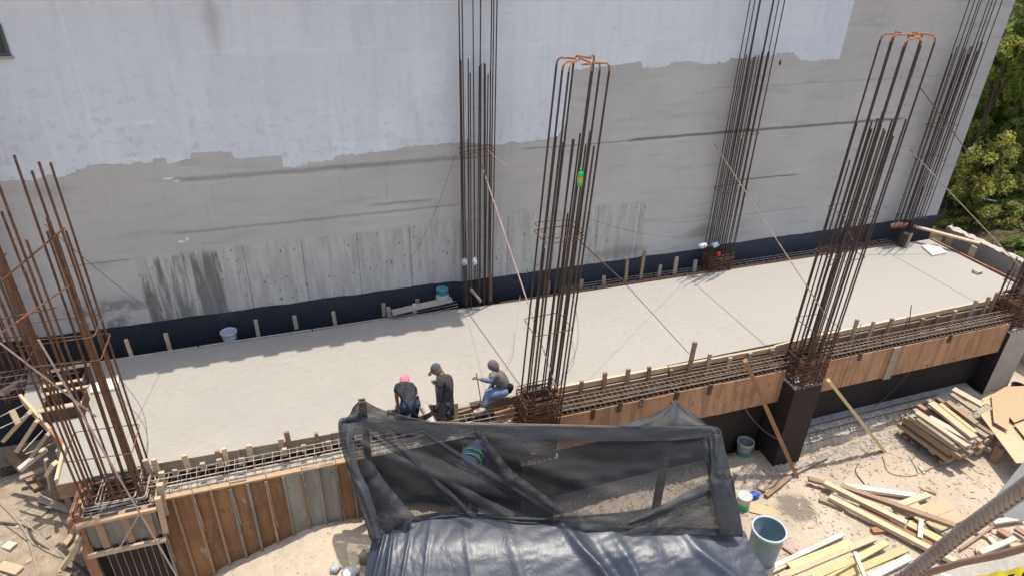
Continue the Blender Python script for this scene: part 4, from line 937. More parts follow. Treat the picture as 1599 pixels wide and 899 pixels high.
# worker under the net, seen dimly
p4 = person('worker under black net in navy shirt with bright green stripes', dict(head=A(746,694,9.2), neck=A(742,699,9.10), hip=A(731,728,8.70), bulge=(0, 0, 0), sl=A(725,703,9.0), sr=A(756,703,9.06), el=A(727,722,9.15), hl=A(736,736,9.2),
    er=A(760,720,9.2), hr=A(752,738,9.22), hjl=A(724,734,8.68), hjr=A(738,734,8.70), kl=A(725,775,8.72), kr=A(742,775,8.74), fl=A(724,812,8.75), fr=A(741,812,8.75), tl=A(722,816,8.6), tr=A(742,816,8.6)), ('navy', 'navy', 'denim_dark'), (.3, .7, -.7), ('navy', 'hood'))
for f_ in (.35, .62):
    c_ = L3(A(731,728,8.70), A(742,699,9.10), f_); n_ = (A(742,699,9.10) - A(731,728,8.70)).normalized(); a_ = n_.cross(Vector((0, 0, 1))).normalized(); b_2 = n_.cross(a_)
    mb = MB(); mb.tube([c_ + a_ * .20 * math.cos(t) + b_2 * .165 * math.sin(t) for t in np.linspace(0, 6.283, 25)], .014, 6); mb.build('stripe', M['hivis'], p4)
# tools
def tool(name, label, a, b, r, m, head=None, grip=None, cat='tool'):
    root = empty(name, b, label, cat); mb = MB(); mb.tube([a, L3(a, b, .5), b], r, 8); mb.build('handle', M[m], root)
    if head: mb = MB(); mb.bar(*head); mb.build('blade', M['steel'], root)
    if grip:
        c = Vector(a); mb = MB(); mb.tube([c + Vector((.055 * math.cos(t), 0, .055 * math.sin(t) + .05)) for t in np.linspace(-1.4, 4.55, 14)], .014, 6); mb.build('grip', M[m], root)
tool('shovel', 'pale handled shovel held by the worker with grey cap', A(680,599,9.94), A(683.5,634,9.98), .018, 'wood_white', (A(683.5,632,9.98), A(684.5,646,10.02), .22, .01), True, 'shovel')
tool('screed_rod', 'thin rod held upright by the seated worker', A(744,582,9.78), A(751.5,629,10.02), .010, 'wood_brown', None, None, 'rod')
tool('trowel', 'flat float on slab at the foot of the seated worker', at(746,628,.06), at(751,629,.05), .014, 'wood_brown', (at(735,632,.03), at(752,628,.03), .14, .025), None, 'trowel')
tool('hand_float', 'float held on slab by the worker with pink scarf', A(619,632,10.33), at(617,642,.03), .016, 'wood_brown', (at(604,643,.03), at(622,642,.03), .12, .02), None, 'trowel')
hp_ = empty('concrete_hose', A(668,650,9.7), 'pale hose end with black band between the two standing workers', 'hose')
pa, pb = A(660.5,633,9.78), A(676,662,9.55)
mb = MB(); mb.tube([pa, L3(pa, pb, .4)], .085, 14); mb.build('nozzle', M['pipe_white'], hp_, smooth=False)
mb = MB(); mb.tube([L3(pa, pb, .40), L3(pa, pb, .62)], .092, 14); mb.build('band', M['black_cloth'], hp_)
mb = MB(); mb.tube([L3(pa, pb, .62), pb], .088, 14); mb.build('nozzle', M['pipe_white'], hp_)
plank_obj('timber_block', A(673,633,9.8), A(675,660,9.75), .07, .06, 'wood_brown', 'short post with pale top beside the pale hose end', 'timber')
plank_obj('timber_block', A(711,627,9.8), A(712,655,9.78), .08, .06, 'wood_pale', 'short post right of the worker with grey cap', 'timber')
plank_obj('plank', A(715,643,9.95), A(800,618,9.93), .05, .22, 'wood_brown', 'brown edge board under the seated worker', 'plank')
plank_obj('plank', A(772,644,9.62), A(803,635,9.62), .05, .22, 'wood_red', 'reddish board in the trough below the seated worker', 'plank')

# ------------------------------------------------------------------ net canopy and plastic sheet
def surf(rows, nu, nv, fn=None):
    """smooth sheet through rows of points, resampled to nu x nv"""
    def cr(P, t):
        n = len(P) - 1; s = min(t * n, n - 1e-6); i = int(s); f = s - i
        a, b, c, d = P[max(i-1,0)], P[i], P[i+1], P[min(i+2,n)]
        return .5 * ((2*b) + (c-a)*f + (2*a-5*b+4*c-d)*f*f + (3*b-a-3*c+d)*f*f*f)
    vs = []
    for j in range(nv + 1):
        for i in range(nu + 1):
            u, v = i / nu, j / nv
            p = cr([cr(r, u) for r in rows], v)
            vs.append(p + (fn(u, v, p) if fn else Vector()))
    fs = [(j*(nu+1)+i, j*(nu+1)+i+1, (j+1)*(nu+1)+i+1, (j+1)*(nu+1)+i) for j in range(nv) for i in range(nu)]
    return vs, fs
VW = Vector((-.3, -.75, .6)).normalized()
def fold(u, v, p):
    k = .0
    # long folds running down from the upper corners
    for (u0, v0, u1, v1, amp, w) in ((.08, .12, .62, .95, .16, .05), (.10, .15, .45, 1.0, .12, .04), (.42, .1, .60, .6, .12, .045), (.9, .1, .75, .8, .10, .05), (.3, .1, .85, .98, .09, .035)):
        d = Vector((u1 - u0, v1 - v0)); t = max(0, min(1, ((u - u0) * d.x + (v - v0) * d.y) / d.length_squared)); q_ = Vector((u0, v0)) + d * t
        ds = (Vector((u, v)) - q_).length; k += amp * math.exp(-(ds / w) ** 2) * math.sin(math.pi * min(1, t + .15))
    k += .05 * mnoise.noise(Vector((u * 9, v * 4, 2))) + .022 * mnoise.noise(Vector((u * 26, v * 12, 5)))
    return VW * (k * math.sin(math.pi * min(1, v * 1.1)) if v < .9 else k * .3)
net = empty('shade_net', at(820, 830, -3), 'black shade net draped over a timber frame in front of workers', 'net')
PL, PR = at(565, 622, 1.2), at(1055, 625, 1.0)
rdg = [at(529, 660, .80), at(545, 655, .80), at(640, 661, .76), at(760, 664, .74), at(900, 667, .72), at(1030, 669, .72), at(1108, 668, .76), at(1126, 676, .74)]
r2 = [at(532, 690, .62), at(552, 690, .55), at(640, 702, .40), at(760, 708, .36), at(900, 716, .30), at(1030, 712, .32), at(1110, 702, .5), at(1133, 706, .55)]
r3 = [at(553, 765, .10), at(566, 765, .02), at(640, 768, -.1), at(760, 768, -.15), at(900, 778, -.2), at(1030, 776, -.15), at(1125, 765, .0), at(1147, 764, .1)]
r4 = [at(580, 838, -.45), at(590, 833, -.5), at(640, 812, -.5), at(715, 803, -.5), at(830, 815, -.52), at(960, 830, -.55), at(1060, 826, -.5), at(1160, 832, -.48)]
vs, fs = surf([rdg, r2, r3, r4], 150, 70, fold); mb = MB(); mb.add(vs, fs); mb.build('net_curtain', M['net'], net, smooth=True)
# doubled hem along the ridge and along the bottom
def off(row, dpx, dz, toward=.03):
    return [r_ + VW * toward + Vector((0, 0, dz)) for r_ in row]
vs, fs = surf([off(rdg, 0, .06, -.02), off(rdg, 0, .0), [L3(a, b, .42) + VW * .03 for a, b in zip(rdg, r2)]], 120, 10, lambda u, v, p: VW * (.02 * mnoise.noise(Vector((u * 20, v * 3, 0))))); mb = MB(); mb.add(vs, fs); mb.build('top_hem', M['net2'], net, smooth=True)
hem_t = [L3(a, b, .90 if 0 < i < 7 else .7) + VW * .05 for i, (a, b) in enumerate(zip(r3, r4))]
hem_t[0] = L3(r3[0], r4[0], .45) + VW * .05; hem_t[1] = L3(r3[1], r4[1], .5) + VW * .05; hem_t[5] = L3(r3[5], r4[5], .28) + VW * .05; hem_t[6] = L3(r3[6], r4[6], -.25) + VW * .05; hem_t[7] = L3(r3[7], r4[7], -.45) + VW * .05; hem_t[4] = L3(r3[4], r4[4], .75) + VW * .05
hem_b = [r_ + VW * .06 + Vector((0, 0, -.08)) for r_ in r4]
vs, fs = surf([hem_t, [L3(a, b, .5) for a, b in zip(hem_t, hem_b)], hem_b], 150, 16, lambda u, v, p: VW * (.05 * mnoise.noise(Vector((u * 14, v * 3, 7))) + .025 * mnoise.noise(Vector((u * 40, v * 5, 7))))); mb = MB(); mb.add(vs, fs); mb.build('bottom_hem', M['net2'], net, smooth=True)
# the two raised corners
lft = [[PL, PL, PL], [L3(PL, rdg[0], .5) + Vector((0, 0, -.06)), L3(PL, rdg[1], .5), L3(PL, at(690, 661, .76), .3) + Vector((0, 0, -.1))], [rdg[0], at(590, 657, .78), at(690, 662, .76)]]
vs, fs = surf(lft, 30, 16, lambda u, v, p: VW * (.05 * mnoise.noise(Vector((u * 9, v * 2, 1))) * v)); mb = MB(); mb.add(vs, fs); mb.build('raised_corner', M['net2'], net, smooth=True)
rgt = [[PR, PR, PR, PR], [L3(PR, at(955, 668, .72), .35) + Vector((0, 0, -.08)), L3(PR, at(1010, 668, .72), .5), L3(PR, at(1070, 669, .73), .5), L3(PR, rdg[7], .5)], [at(950, 668, .72), at(1010, 668, .72), at(1070, 668, .74), rdg[7]]]
vs, fs = surf(rgt, 30, 16, lambda u, v, p: VW * (.06 * mnoise.noise(Vector((u * 8, v * 2, 4))) * v)); mb = MB(); mb.add(vs, fs); mb.build('raised_corner', M['net2'], net, smooth=True)
# folded side edges and long pleats where the net lies double
def strip(a, b, wa, wb, name, m, seed, lift=.05, sag=.0):
    rows = []
    for k, w_ in ((0, -.5), (1, 0), (2, .5)):
        rows.append([L3(a, b, t) + PERP(a, b) * (w_ * (wa + (wb - wa) * t)) + VW * (lift + (.05 if k == 1 else 0)) + Vector((0, 0, -sag * 4 * t * (1 - t))) for t in (0, .25, .5, .75, 1)])
    vs, fs = surf(rows, 50, 8, lambda u, v, p: VW * (.04 * mnoise.noise(Vector((u * 7, v * 2, seed))))); q_ = MB(); q_.add(vs, fs); q_.build(name, M[m], net, smooth=True)
def PERP(a, b): d = (b - a).normalized(); return d.cross(VW).normalized()
for k, row in enumerate(((rdg[0], r2[0], r3[0], r4[0]), (rdg[7], r2[7], r3[7], r4[7]))):
    sg = 1 if k == 0 else -1; RT = Vector((.947, -.32, .026)) * sg
    ws = (.30, .24, .20, .26, .20) if k == 0 else (.22, .26, .34, .42, .40)
    P_ = [row[0], row[1], L3(row[1], row[2], .55), row[2], row[3]]
    vs, fs = surf([[p + VW * .03 for p in P_], [p + RT * w_ * .5 + VW * .09 for p, w_ in zip(P_, ws)], [p + RT * w_ + VW * .04 for p, w_ in zip(P_, ws)]], 50, 10, lambda u, v, p: VW * (.05 * mnoise.noise(Vector((u * 6, v * 4, k * 3)))))
    mb = MB(); mb.add(vs, fs); mb.build('folded_edge', M['net2'], net, smooth=True)
def np_(px, py):          # a point on the curtain seen at this pixel
    t = max(0, min(1, (py - 665) / (825 - 665))); return at(px, py, .76 + (-.5 - .76) * t)
for (a, b, wa, wb, sd_, sg_, m_) in (((572,668),(800,808),.10,.22,1,.10,'net'), ((600,672),(740,806),.22,.12,2,.06,'net'), ((660,672),(905,815),.06,.26,3,.10,'net'), ((745,672),(800,750),.12,.22,4,.02,'net'), ((800,745),(880,800),.2,.12,5,.0,'net'),
                                  ((556,690),(612,822),.28,.42,6,.03,'net'), ((575,740),(640,815),.35,.30,7,.05,'net2'), ((1098,680),(1128,800),.14,.24,8,.0,'net2'), ((980,815),(1135,748),.10,.30,11,.05,'net2')):
    strip(np_(*a), np_(*b), wa, wb, 'pleat', m_, sd_, .05, sg_)
# frame under the net
fr_ = empty('net_frame', at(820, 800, -3), 'timber posts and rails carrying the black shade net', 'frame')
def post(p, m='wood_dark', w=.12):
    mb = MB(); mb.bar((p.x, p.y, gz(p.x, p.y) - .1), (p.x, p.y, p.z), w, w, up=(0, 1, 0)); mb.build('post', M[m], fr_)
for p in (PL - Vector((0, 0, .04)), PR - Vector((0, 0, .04)), r4[1] - VW * .1 - Vector((0, 0, .06)), r4[6] - VW * .1 - Vector((0, 0, .06))): post(p)
for a, b in ((rdg[1] - Vector((0, 0, .06)) - VW * .05, rdg[6] - Vector((0, 0, .06)) - VW * .05), (r4[1] - VW * .12 - Vector((0, 0, .12)), r4[6] - VW * .12 - Vector((0, 0, .12))), (PL - Vector((0, 0, .3)), rdg[1] - Vector((0, 0, .06)) - VW * .05), (PR - Vector((0, 0, .3)), rdg[6] - Vector((0, 0, .06)) - VW * .05)):
    mb = MB(); mb.bar(a, b, .06, .08); mb.build('rail', M['wood_brown'], fr_)
# plastic sheet roof in front
r4b = [p + Vector((0, 0, -.06)) - VW * .02 for p in r4]
t0 = [at(584, 826, -.5), at(612, 818, -.48), at(650, 803, -.45), at(715, 797, -.44), at(830, 808, -.46), at(960, 822, -.5), at(1060, 820, -.5), at(1165, 826, -.55)]
t0 = [p - VW * .05 + Vector((0, 0, -.04)) for p in t0]
t1 = [at(577, 860, -.72), at(608, 858, -.60), at(650, 850, -.57), at(715, 850, -.56), at(830, 855, -.58), at(960, 862, -.62), at(1060, 862, -.64), at(1178, 862, -.80)]
t2 = [at(568, 905, -1.0), at(602, 905, -.80), at(650, 905, -.78), at(715, 905, -.78), at(830, 905, -.80), at(960, 905, -.82), at(1060, 905, -.84), at(1204, 905, -1.0)]
t3 = [at(552, 990, -1.5), at(598, 985, -1.2), at(650, 985, -1.15), at(715, 985, -1.15), at(830, 985, -1.15), at(960, 985, -1.2), at(1060, 985, -1.2), at(1245, 985, -1.5)]
def crease(u, v, p):
    k = .022 * mnoise.noise(Vector((u * 5, v * 1.6, 3))) + .014 * abs(mnoise.noise(Vector((u * 20 + v * 5, v * 2.2, 8)))) + .004 * mnoise.noise(Vector((u * 55, v * 14, 1)))
    for (u0, u1, a, w) in ((.10, .07, .10, .013), (.145, .15, .06, .012), (.62, .74, .15, .010), (.655, .765, -.05, .012), (.70, .80, .05, .012), (.86, .97, .11, .012), (.80, .90, -.05, .02), (.35, .30, .02, .008), (.27, .20, .025, .009), (.44, .47, .02, .007), (.52, .57, .03, .010)):
        uc = u0 + (u1 - u0) * v; k += a * math.exp(-((u - uc) / w) ** 2) * min(1, .3 + v * 1.3)
    return Vector((-.1, -.35, .93)) * k
tp = empty('plastic_sheet', at(860, 899, -3), 'shiny black plastic sheet roof at bottom middle below the net', 'tarpaulin')
vs, fs = surf([t0, t1, t2, t3], 220, 90, crease); mb = MB(); mb.add(vs, fs); mb.build('sheet', M['tarp'], tp, smooth=True)
def hang(row): return [[p for p in row], [p + Vector((-.02 if row is lft_e else .02, 0, -.7)) for p in row], [p + Vector((0, 0, -1.5)) for p in row]]
lft_e = [t0[0], t1[0], t2[0], t3[0]]; rgt_e = [t0[7], t1[7], t2[7], t3[7]]
for e_ in (lft_e, rgt_e): vs, fs = surf(hang(e_), 40, 20, lambda u, v, p: Vector((1, 0, 0)) * (.06 * mnoise.noise(Vector((u * 12, v * 2, 5))) * v)); mb = MB(); mb.add(vs, fs); mb.build('side_flap', M['tarp'], tp, smooth=True)
for p in (t3[1], t3[6]):
    mb = MB(); q_ = p - Vector((0, 0, .08)); mb.bar((q_.x, q_.y, gz(q_.x, q_.y) - .1), (q_.x, q_.y, q_.z), .09, .09, up=(0, 1, 0)); mb.build('post', M['wood_brown'], tp)
plank_obj('timber_block', ground_at(1126, 680, .3), ground_at(1154, 680, .3), .35, .25, 'wood_pale', 'pale timber block in the shade beside the net and grey pail', 'timber')

# ------------------------------------------------------------------ timber on the ground at the right
# stack
gst = 'boards of the timber stack'
top_px = [((1432,652),(1489.5,693)), ((1432,642),(1511,695)), ((1451,650),(1521,687)), ((1454,627.5),(1521.5,681)), ((1468,629),(1524,673)), ((1479.5,625),(1525,659.5)), ((1485.7,613.5),(1524,640)), ((1489,605.7),(1535.5,631.4))]
ordn = ('first', 'second', 'third', 'fourth', 'fifth', 'sixth', 'seventh', 'eighth')
gs0 = gz(15, 8.8)
ZT = gs0 + .74
for k, (a, b) in enumerate(top_px):
    zt = ZT + (.0, .06, .0, .09, .1, .06, .12, .14)[k] + .01 * k
    plank_obj('plank', at(*a, zt), at(*b, zt - .03), (.10, .15, .20, .22, .12, .16, .12, .2)[k], .06, ('wood_grey','wood_pale','wood_white','wood_pale','wood_yellow','wood_brown','wood_grey','wood_pale')[k], f'top board of the timber stack, {ordn[k]} from its near left side', 'plank', gst)
d0 = (at(1511,695,ZT) - at(1432,642,ZT)).normalized(); s0 = Vector((-d0.y, d0.x, 0)); c0 = at(1476, 657, ZT)
if s0.y < 0: s0 = -s0
for lay in range(4):
    zt = ZT - .08 - lay * .125
    for k in range(6):
        ln = random.uniform(1.25, 1.55); c = c0 + s0 * (-.42 + .24 * k + random.uniform(-.05, .05)) + d0 * random.uniform(-.06, .12); c.z = zt; dd = (d0 + s0 * random.uniform(-.04, .04)).normalized(); dd.z = 0
        vis = k == 0
        plank_obj('plank', c - dd * ln / 2, c + dd * ln / 2, random.uniform(.13, .2), .10, random.choice(('wood_grey', 'wood_brown', 'wood_pale', 'wood_grey')),
                  (f'near side board of the timber stack in {("second","third","fourth","fifth")[lay]} layer from top' if vis else 'board buried inside the timber stack under its top layer'), 'plank', gst if vis else 'inner boards of the timber stack')
for k, f_ in enumerate((-.45, .5)):
    c = c0 + d0 * f_; plank_obj('timber_bearer', Vector((*(c - s0 * .5).xy, gs0 + .07)), Vector((*(c + s0 * .9).xy, gs0 + .07)), .1, .1, 'wood_brown', f'bearer on soil under the {("far","near")[k]} end of the timber stack', 'timber', 'bearers of the timber stack')
plank_obj('timber_block', ground_at(1456, 701, .22), ground_at(1470, 697, .22), .16, .12, 'wood_white', 'small pale block sticking out of timber stack near side', 'timber')
# plywood sheets lying on trestles of scrap
def tilt_sheet(px, zs, t, m, label):
    ps = [at(*p, z) for p, z in zip(px, zs)]; c = sum(ps, Vector()) / len(ps); n_ = (ps[1] - ps[0]).cross(ps[2] - ps[0]).normalized()
    if n_.z < 0: n_ = -n_
    k = len(ps); vs = ps + [p - n_ * t for p in ps]; mb = MB(); mb.add(vs, [tuple(range(k)), tuple(range(2*k-1, k-1, -1))] + [(i, k + i, k + (i+1) % k, (i+1) % k) for i in range(k)])
    return tag(mb.build('plywood_sheet', M[m], origin=c), label, 'plywood sheet', 'plywood sheets by the timber stack')
zg = gz(15.5, 8.0)
tilt_sheet([(1531,647),(1546,639),(1640,640),(1660,720),(1587,722)], [zg+.62, zg+.63, zg+.66, zg+.60, zg+.56], .022, 'ply_pale', 'large pale plywood sheet lowest of three at right edge')
tilt_sheet([(1548,616),(1570,603),(1650,600),(1660,628),(1584,659),(1576,650),(1574,671),(1552,658)], [zg+.80, zg+.80, zg+.80, zg+.80, zg+.72, zg+.74, zg+.70, zg+.72], .02, 'wood_tan', 'tan notched plywood sheet lying across two others at right edge')
tilt_sheet([(1533,622),(1550,614),(1550,634),(1536,628)], [zg+.70]*4, .02, 'ply_pale', 'small plywood corner between the stack and tan sheet')
tilt_sheet([(1584,662),(1640,640),(1650,720),(1640,730)], [zg+.70, zg+.74, zg+.68, zg+.66], .02, 'ply_pale', 'pale plywood sheet at right edge overlapping the large one')
for k, (a, b) in enumerate((((1560,690),(1640,672)), ((1575,650),(1660,632)))):
    c0_, c1_ = at(*a, zg + .5), at(*b, zg + .52); plank_obj('timber_bearer', c0_, c1_, .1, .1, 'wood_brown', ('front', 'rear')[k] + ' bearer under the plywood sheets at right edge', 'timber')
    for c in (c0_, c1_): plank_obj('timber_block', Vector((c.x, c.y, c.z - .1)), Vector((c.x + .02, c.y, gz(c.x, c.y) - .02)), .14, .14, 'wood_brown', 'short block under a bearer of the plywood sheets', 'timber', 'blocks under the plywood bearers')
# the middle heap
gm = 'loose boards of the middle heap'
mid = [((1263,745),(1306,757),.22,.20,.12,.07,'wood_brown','dark short board end at the far left tip of middle heap'),
 ((1313,756),(1492,818),.26,.40,.13,.09,'wood_brown','long brown board lying over the middle heap to the right'),
 ((1288,751),(1416,814),.26,.24,.15,.09,'wood_pale','long pale board second from below in the middle heap'),
 ((1296,773),(1496,876),.20,.24,.14,.09,'wood_pale','longest pale board along the lower side of middle heap'),
 ((1320,756),(1431,772),.12,.14,.14,.07,'wood_white','whitish board along the upper side of middle heap'),
 ((1280,776),(1320,791),.09,.09,.15,.07,'wood_grey','short grey board under the left tip of middle heap'),
 ((1340,790),(1455,850),.12,.12,.18,.04,'wood_red','reddish thin board between two long boards of middle heap'),
 ((1404,787),(1450,770),.16,.18,.14,.07,'wood_pale','short pale board slanting up at the top of middle heap'),
 ((1439,810),(1437,838),.24,.20,.09,.05,'wood_white','short upright looking white offcut across the middle heap'),
 ((1362,826),(1386,824),.09,.09,.13,.09,'wood_red','small reddish block beside the longest board of middle heap'),
 ((1418,815),(1470,842),.14,.14,.2,.05,'wood_yellow','wide yellowish offcut right of centre in middle heap'),
 ((1430,845),(1500,880),.10,.10,.13,.06,'wood_grey','grey board at the right bottom of middle heap'),
 ((1400,800),(1440,790),.12,.13,.3,.03,'ply_pale','thin plywood offcut left under the long brown board'),
 ((1425,805),(1480,785),.09,.10,.35,.03,'ply_pale','wide plywood offcut flat under the middle heap'),
 ((1455,822),(1500,800),.08,.09,.3,.03,'ply_pale','plywood offcut at the right end of the long brown board')]
for a, b, z0, z1, w, t, m, lab in mid: gplank(a, b, z0, z1, w, t, m, lab, group=gm)
gb = 'loose boards of the bottom heap'
bot_ = [((1200,886),(1317,832),.10,.12,.10,.05,'wood_white','thin weathered board topmost in bottom heap beside the barrel'),
 ((1233,883),(1330,845),.14,.16,.16,.06,'wood_yellow','wide pale board second from barrel in the bottom heap'),
 ((1218,899),(1366,838),.12,.14,.13,.06,'wood_pale','long pale board third from barrel in the bottom heap'),
 ((1196,893),(1236,875),.08,.08,.12,.06,'wood_pale','short board end nearest to the barrel foot'),
 ((1288,899),(1385,845),.20,.22,.12,.06,'wood_yellow','yellow board with clean cut end in the bottom heap'),
 ((1270,900),(1334,872),.24,.24,.12,.06,'wood_yellow','short yellow board lying over others in bottom heap'),
 ((1306,902),(1415,855),.10,.12,.15,.05,'wood_yellow','flat yellow board with a whitened end in the bottom heap'),
 ((1335,860),(1352,902),.30,.30,.07,.04,'wood_white','narrow lath lying crosswise over the bottom heap'),
 ((1358,900),(1421,868),.12,.14,.14,.06,'wood_white','pale board nearest the thick rebar in the bottom heap'),
 ((1240,905),(1330,862),.08,.1,.14,.05,'wood_pale','pale board sunk between others in the bottom heap'),
 ((1330,905),(1400,876),.08,.08,.14,.05,'wood_pale','lowest pale board at the picture bottom in bottom heap')]
for a, b, z0, z1, w, t, m, lab in bot_: gplank(a, b, z0, z1, w, t, m, lab, group=gb)
gr_ = 'offcuts at the lower right'
rgt_ = [((1559,800),(1602,790),.14,.16,.12,.06,'wood_pale','pale board at right edge just below the thick rebar'),
 ((1551,813),(1602,806),.16,.18,.12,.06,'wood_white','whitish board at right edge below the first pale board'),
 ((1531,861),(1586,838),.18,.20,.10,.06,'wood_white','bright white offcut slanting at lower right'),
 ((1527,855),(1532,868),.1,.1,.1,.05,'wood_pale','tiny offcut touching the bright white offcut'),
 ((1499,856),(1551,820),.10,.12,.05,.04,'wood_brown','thin brown stick slanting at the lower right'),
 ((1560,825),(1592,845),.12,.12,.16,.05,'wood_red','reddish offcut among the scraps at right edge'),
 ((1576,848),(1604,852),.16,.16,.12,.06,'wood_yellow','yellowish board end at right edge above the caution tape'),
 ((1545,838),(1556,850),.08,.08,.10,.04,'wood_white','small white chip beside the reddish offcut'),
 ((1510,822),(1545,836),.08,.08,.14,.05,'wood_pale','pale offcut between thick rebar and brown stick'),
 ((1586,822),(1606,834),.2,.2,.14,.06,'wood_brown','brown board end at right edge among the scraps'),
 ((1560,790),(1572,762),.25,.25,.12,.05,'wood_grey','grey board piece in the shade left of grey post')]
for a, b, z0, z1, w, t, m, lab in rgt_: gplank(a, b, z0, z1, w, t, m, lab, group=gr_)
gplank((1190,765),(1292,712),.08,.08,.06,.05,'wood_grey','thin grey stick on soil crossing the foot of the red prop')
gplank((1196,772),(1234,742),.10,.10,.1,.05,'wood_brown','short dark board on soil left of the red prop foot')
gplank((1222,852),(1262,880),.05,.05,.05,.03,'wood_brown','thin stick on soil right of the barrel')
gplank((1184,756),(1202,764),.06,.06,.22,.04,'wood_pale','flat pale offcut on soil beside the blue rag')
gplank((1170,790),(1212,800),.04,.04,.3,.02,'ply_pale','flat plywood scrap on soil behind the barrel')
gplank((1437,690),(1428,712),.04,.04,.03,.02,'wood_brown','thin stick on soil left of timber stack shadow')
gplank((1438,762),(1462,770),.04,.04,.03,.02,'wood_brown','thin lath on open soil above the middle heap')
gplank((1440,735),(1470,722),.05,.05,.05,.03,'wood_brown','dark lath in the shadow edge of the timber stack')
gplank((1436,727),(1444,738),.04,.04,.06,.03,'wood_white','pale chip at the shadow edge of the timber stack')
gplank((20,845),(8,855),.06,.06,.2,.04,'wood_white','white offcut on soil at the left picture edge')
gplank((68,825),(74,838),.05,.05,.12,.04,'wood_grey','small grey offcut on soil at lower left')
gplank((0,880),(30,890),.06,.06,.18,.04,'wood_pale','pale offcut on soil at the lower left corner')
gplank((110,795),(60,775),.1,.3,.12,.05,'wood_grey','grey board in the shade below left end of slab')
curve([ground_at(1342,722,.02), ground_at(1336,735,.02), ground_at(1350,755,.02)], .012, 'wire', 'bent dark wire on the open soil above middle heap')
curve([ground_at(1378,712,.02), ground_at(1390,738,.02), ground_at(1432,740,.02), ground_at(1420,712,.02)], .008, 'wire', 'square of thin wire lying on the soil left of stack')

# debris: stones and chips nobody could count
def scatter(name, n, place, smin, smax, m, flat=.6, zf=None):
    oc = np.array([(1,0,0),(-1,0,0),(0,1,0),(0,-1,0),(0,0,1),(0,0,-1)], float); of = np.array([(0,2,4),(2,1,4),(1,3,4),(3,0,4),(2,0,5),(1,2,5),(3,1,5),(0,3,5)])
    V, F = [], []
    for i in range(n):
        x, y = place(); s = smin + (smax - smin) * random.random() ** 3
        z = zf if zf is not None else gz(x, y); a = random.random() * 6.28; ca, sa = math.cos(a), math.sin(a)
        v = oc * (rng.uniform(.6, 1.2, (6, 1))) * (s, s * random.uniform(.5, 1), s * flat); v = np.stack([v[:,0]*ca - v[:,1]*sa, v[:,0]*sa + v[:,1]*ca, v[:,2]], 1) + (x, y, z + s * .15)
        F.append(of + 6 * i); V.append(v)
    V = np.concatenate(V); F = np.concatenate(F); me = bpy.data.meshes.new(name); me.from_pydata(V.tolist(), [], F.tolist()); me.materials.append(m)
    return tag(link(bpy.data.objects.new(name, me)), kind='stuff')
scatter('pebbles', 5000, lambda: (random.uniform(6.5, 18), random.uniform(4.5, 9.7)), .008, .05, M['stone'])
def foot_place():
    t = random.random(); return (random.uniform(7.5, 16.2), 9.15 - abs(random.gauss(0, .28)))
scatter('rubble', 2200, foot_place, .012, .085, M['conc_pale'])
scatter('rubble', 1100, lambda: (random.uniform(10.9, 16.6), random.uniform(9.32, 9.86)), .012, .075, M['conc_pale'], .6, -2.48)
scatter('sand_clods', 1500, lambda: (random.uniform(-3.4, 2.5), random.uniform(7.2, 9.3)), .006, .03, M['stone'])
scatter('pebbles', 700, lambda: (random.uniform(-8.5, -4.1), random.uniform(9.5, 13)), .01, .09, M['stone'])
def rubble_under(): return (random.uniform(4.6, 8.6), random.uniform(8.4, 9.6))
scatter('rubble', 700, rubble_under, .02, .10, M['conc_pale'])
mbc = MB()
for i in range(420):
    x, y = (random.uniform(8, 17), random.uniform(4.8, 9.0)); z = gz(x, y); a = random.random() * 3.14; l = random.uniform(.03, .16)
    mbc.bar((x, y, z + .012), (x + l * math.cos(a), y + l * math.sin(a), z + .02 + random.random() * .01), random.uniform(.008, .03), .008)
tag(mbc.build('wood_chips', M['wood_pale']), kind='stuff')

# ------------------------------------------------------------------ vegetation past the right end
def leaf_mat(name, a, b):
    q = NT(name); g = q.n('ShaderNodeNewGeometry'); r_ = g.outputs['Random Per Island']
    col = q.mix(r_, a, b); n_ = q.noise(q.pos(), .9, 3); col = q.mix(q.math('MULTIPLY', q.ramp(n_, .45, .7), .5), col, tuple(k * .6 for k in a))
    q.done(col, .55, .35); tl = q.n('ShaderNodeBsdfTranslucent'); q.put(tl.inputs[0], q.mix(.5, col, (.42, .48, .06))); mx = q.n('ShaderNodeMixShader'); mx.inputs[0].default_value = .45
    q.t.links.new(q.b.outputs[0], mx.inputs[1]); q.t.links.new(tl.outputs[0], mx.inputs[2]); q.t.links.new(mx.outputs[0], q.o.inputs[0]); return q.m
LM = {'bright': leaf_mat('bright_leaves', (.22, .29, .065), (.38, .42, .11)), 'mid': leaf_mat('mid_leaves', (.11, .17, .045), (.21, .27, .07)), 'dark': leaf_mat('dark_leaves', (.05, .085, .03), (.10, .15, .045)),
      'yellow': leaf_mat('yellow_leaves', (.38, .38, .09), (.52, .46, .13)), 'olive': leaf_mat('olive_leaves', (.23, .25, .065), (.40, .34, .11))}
M['bark'] = simple('bark', (.12, .09, .065), (.07, .055, .04), 6, .95, .1, .6, 30)
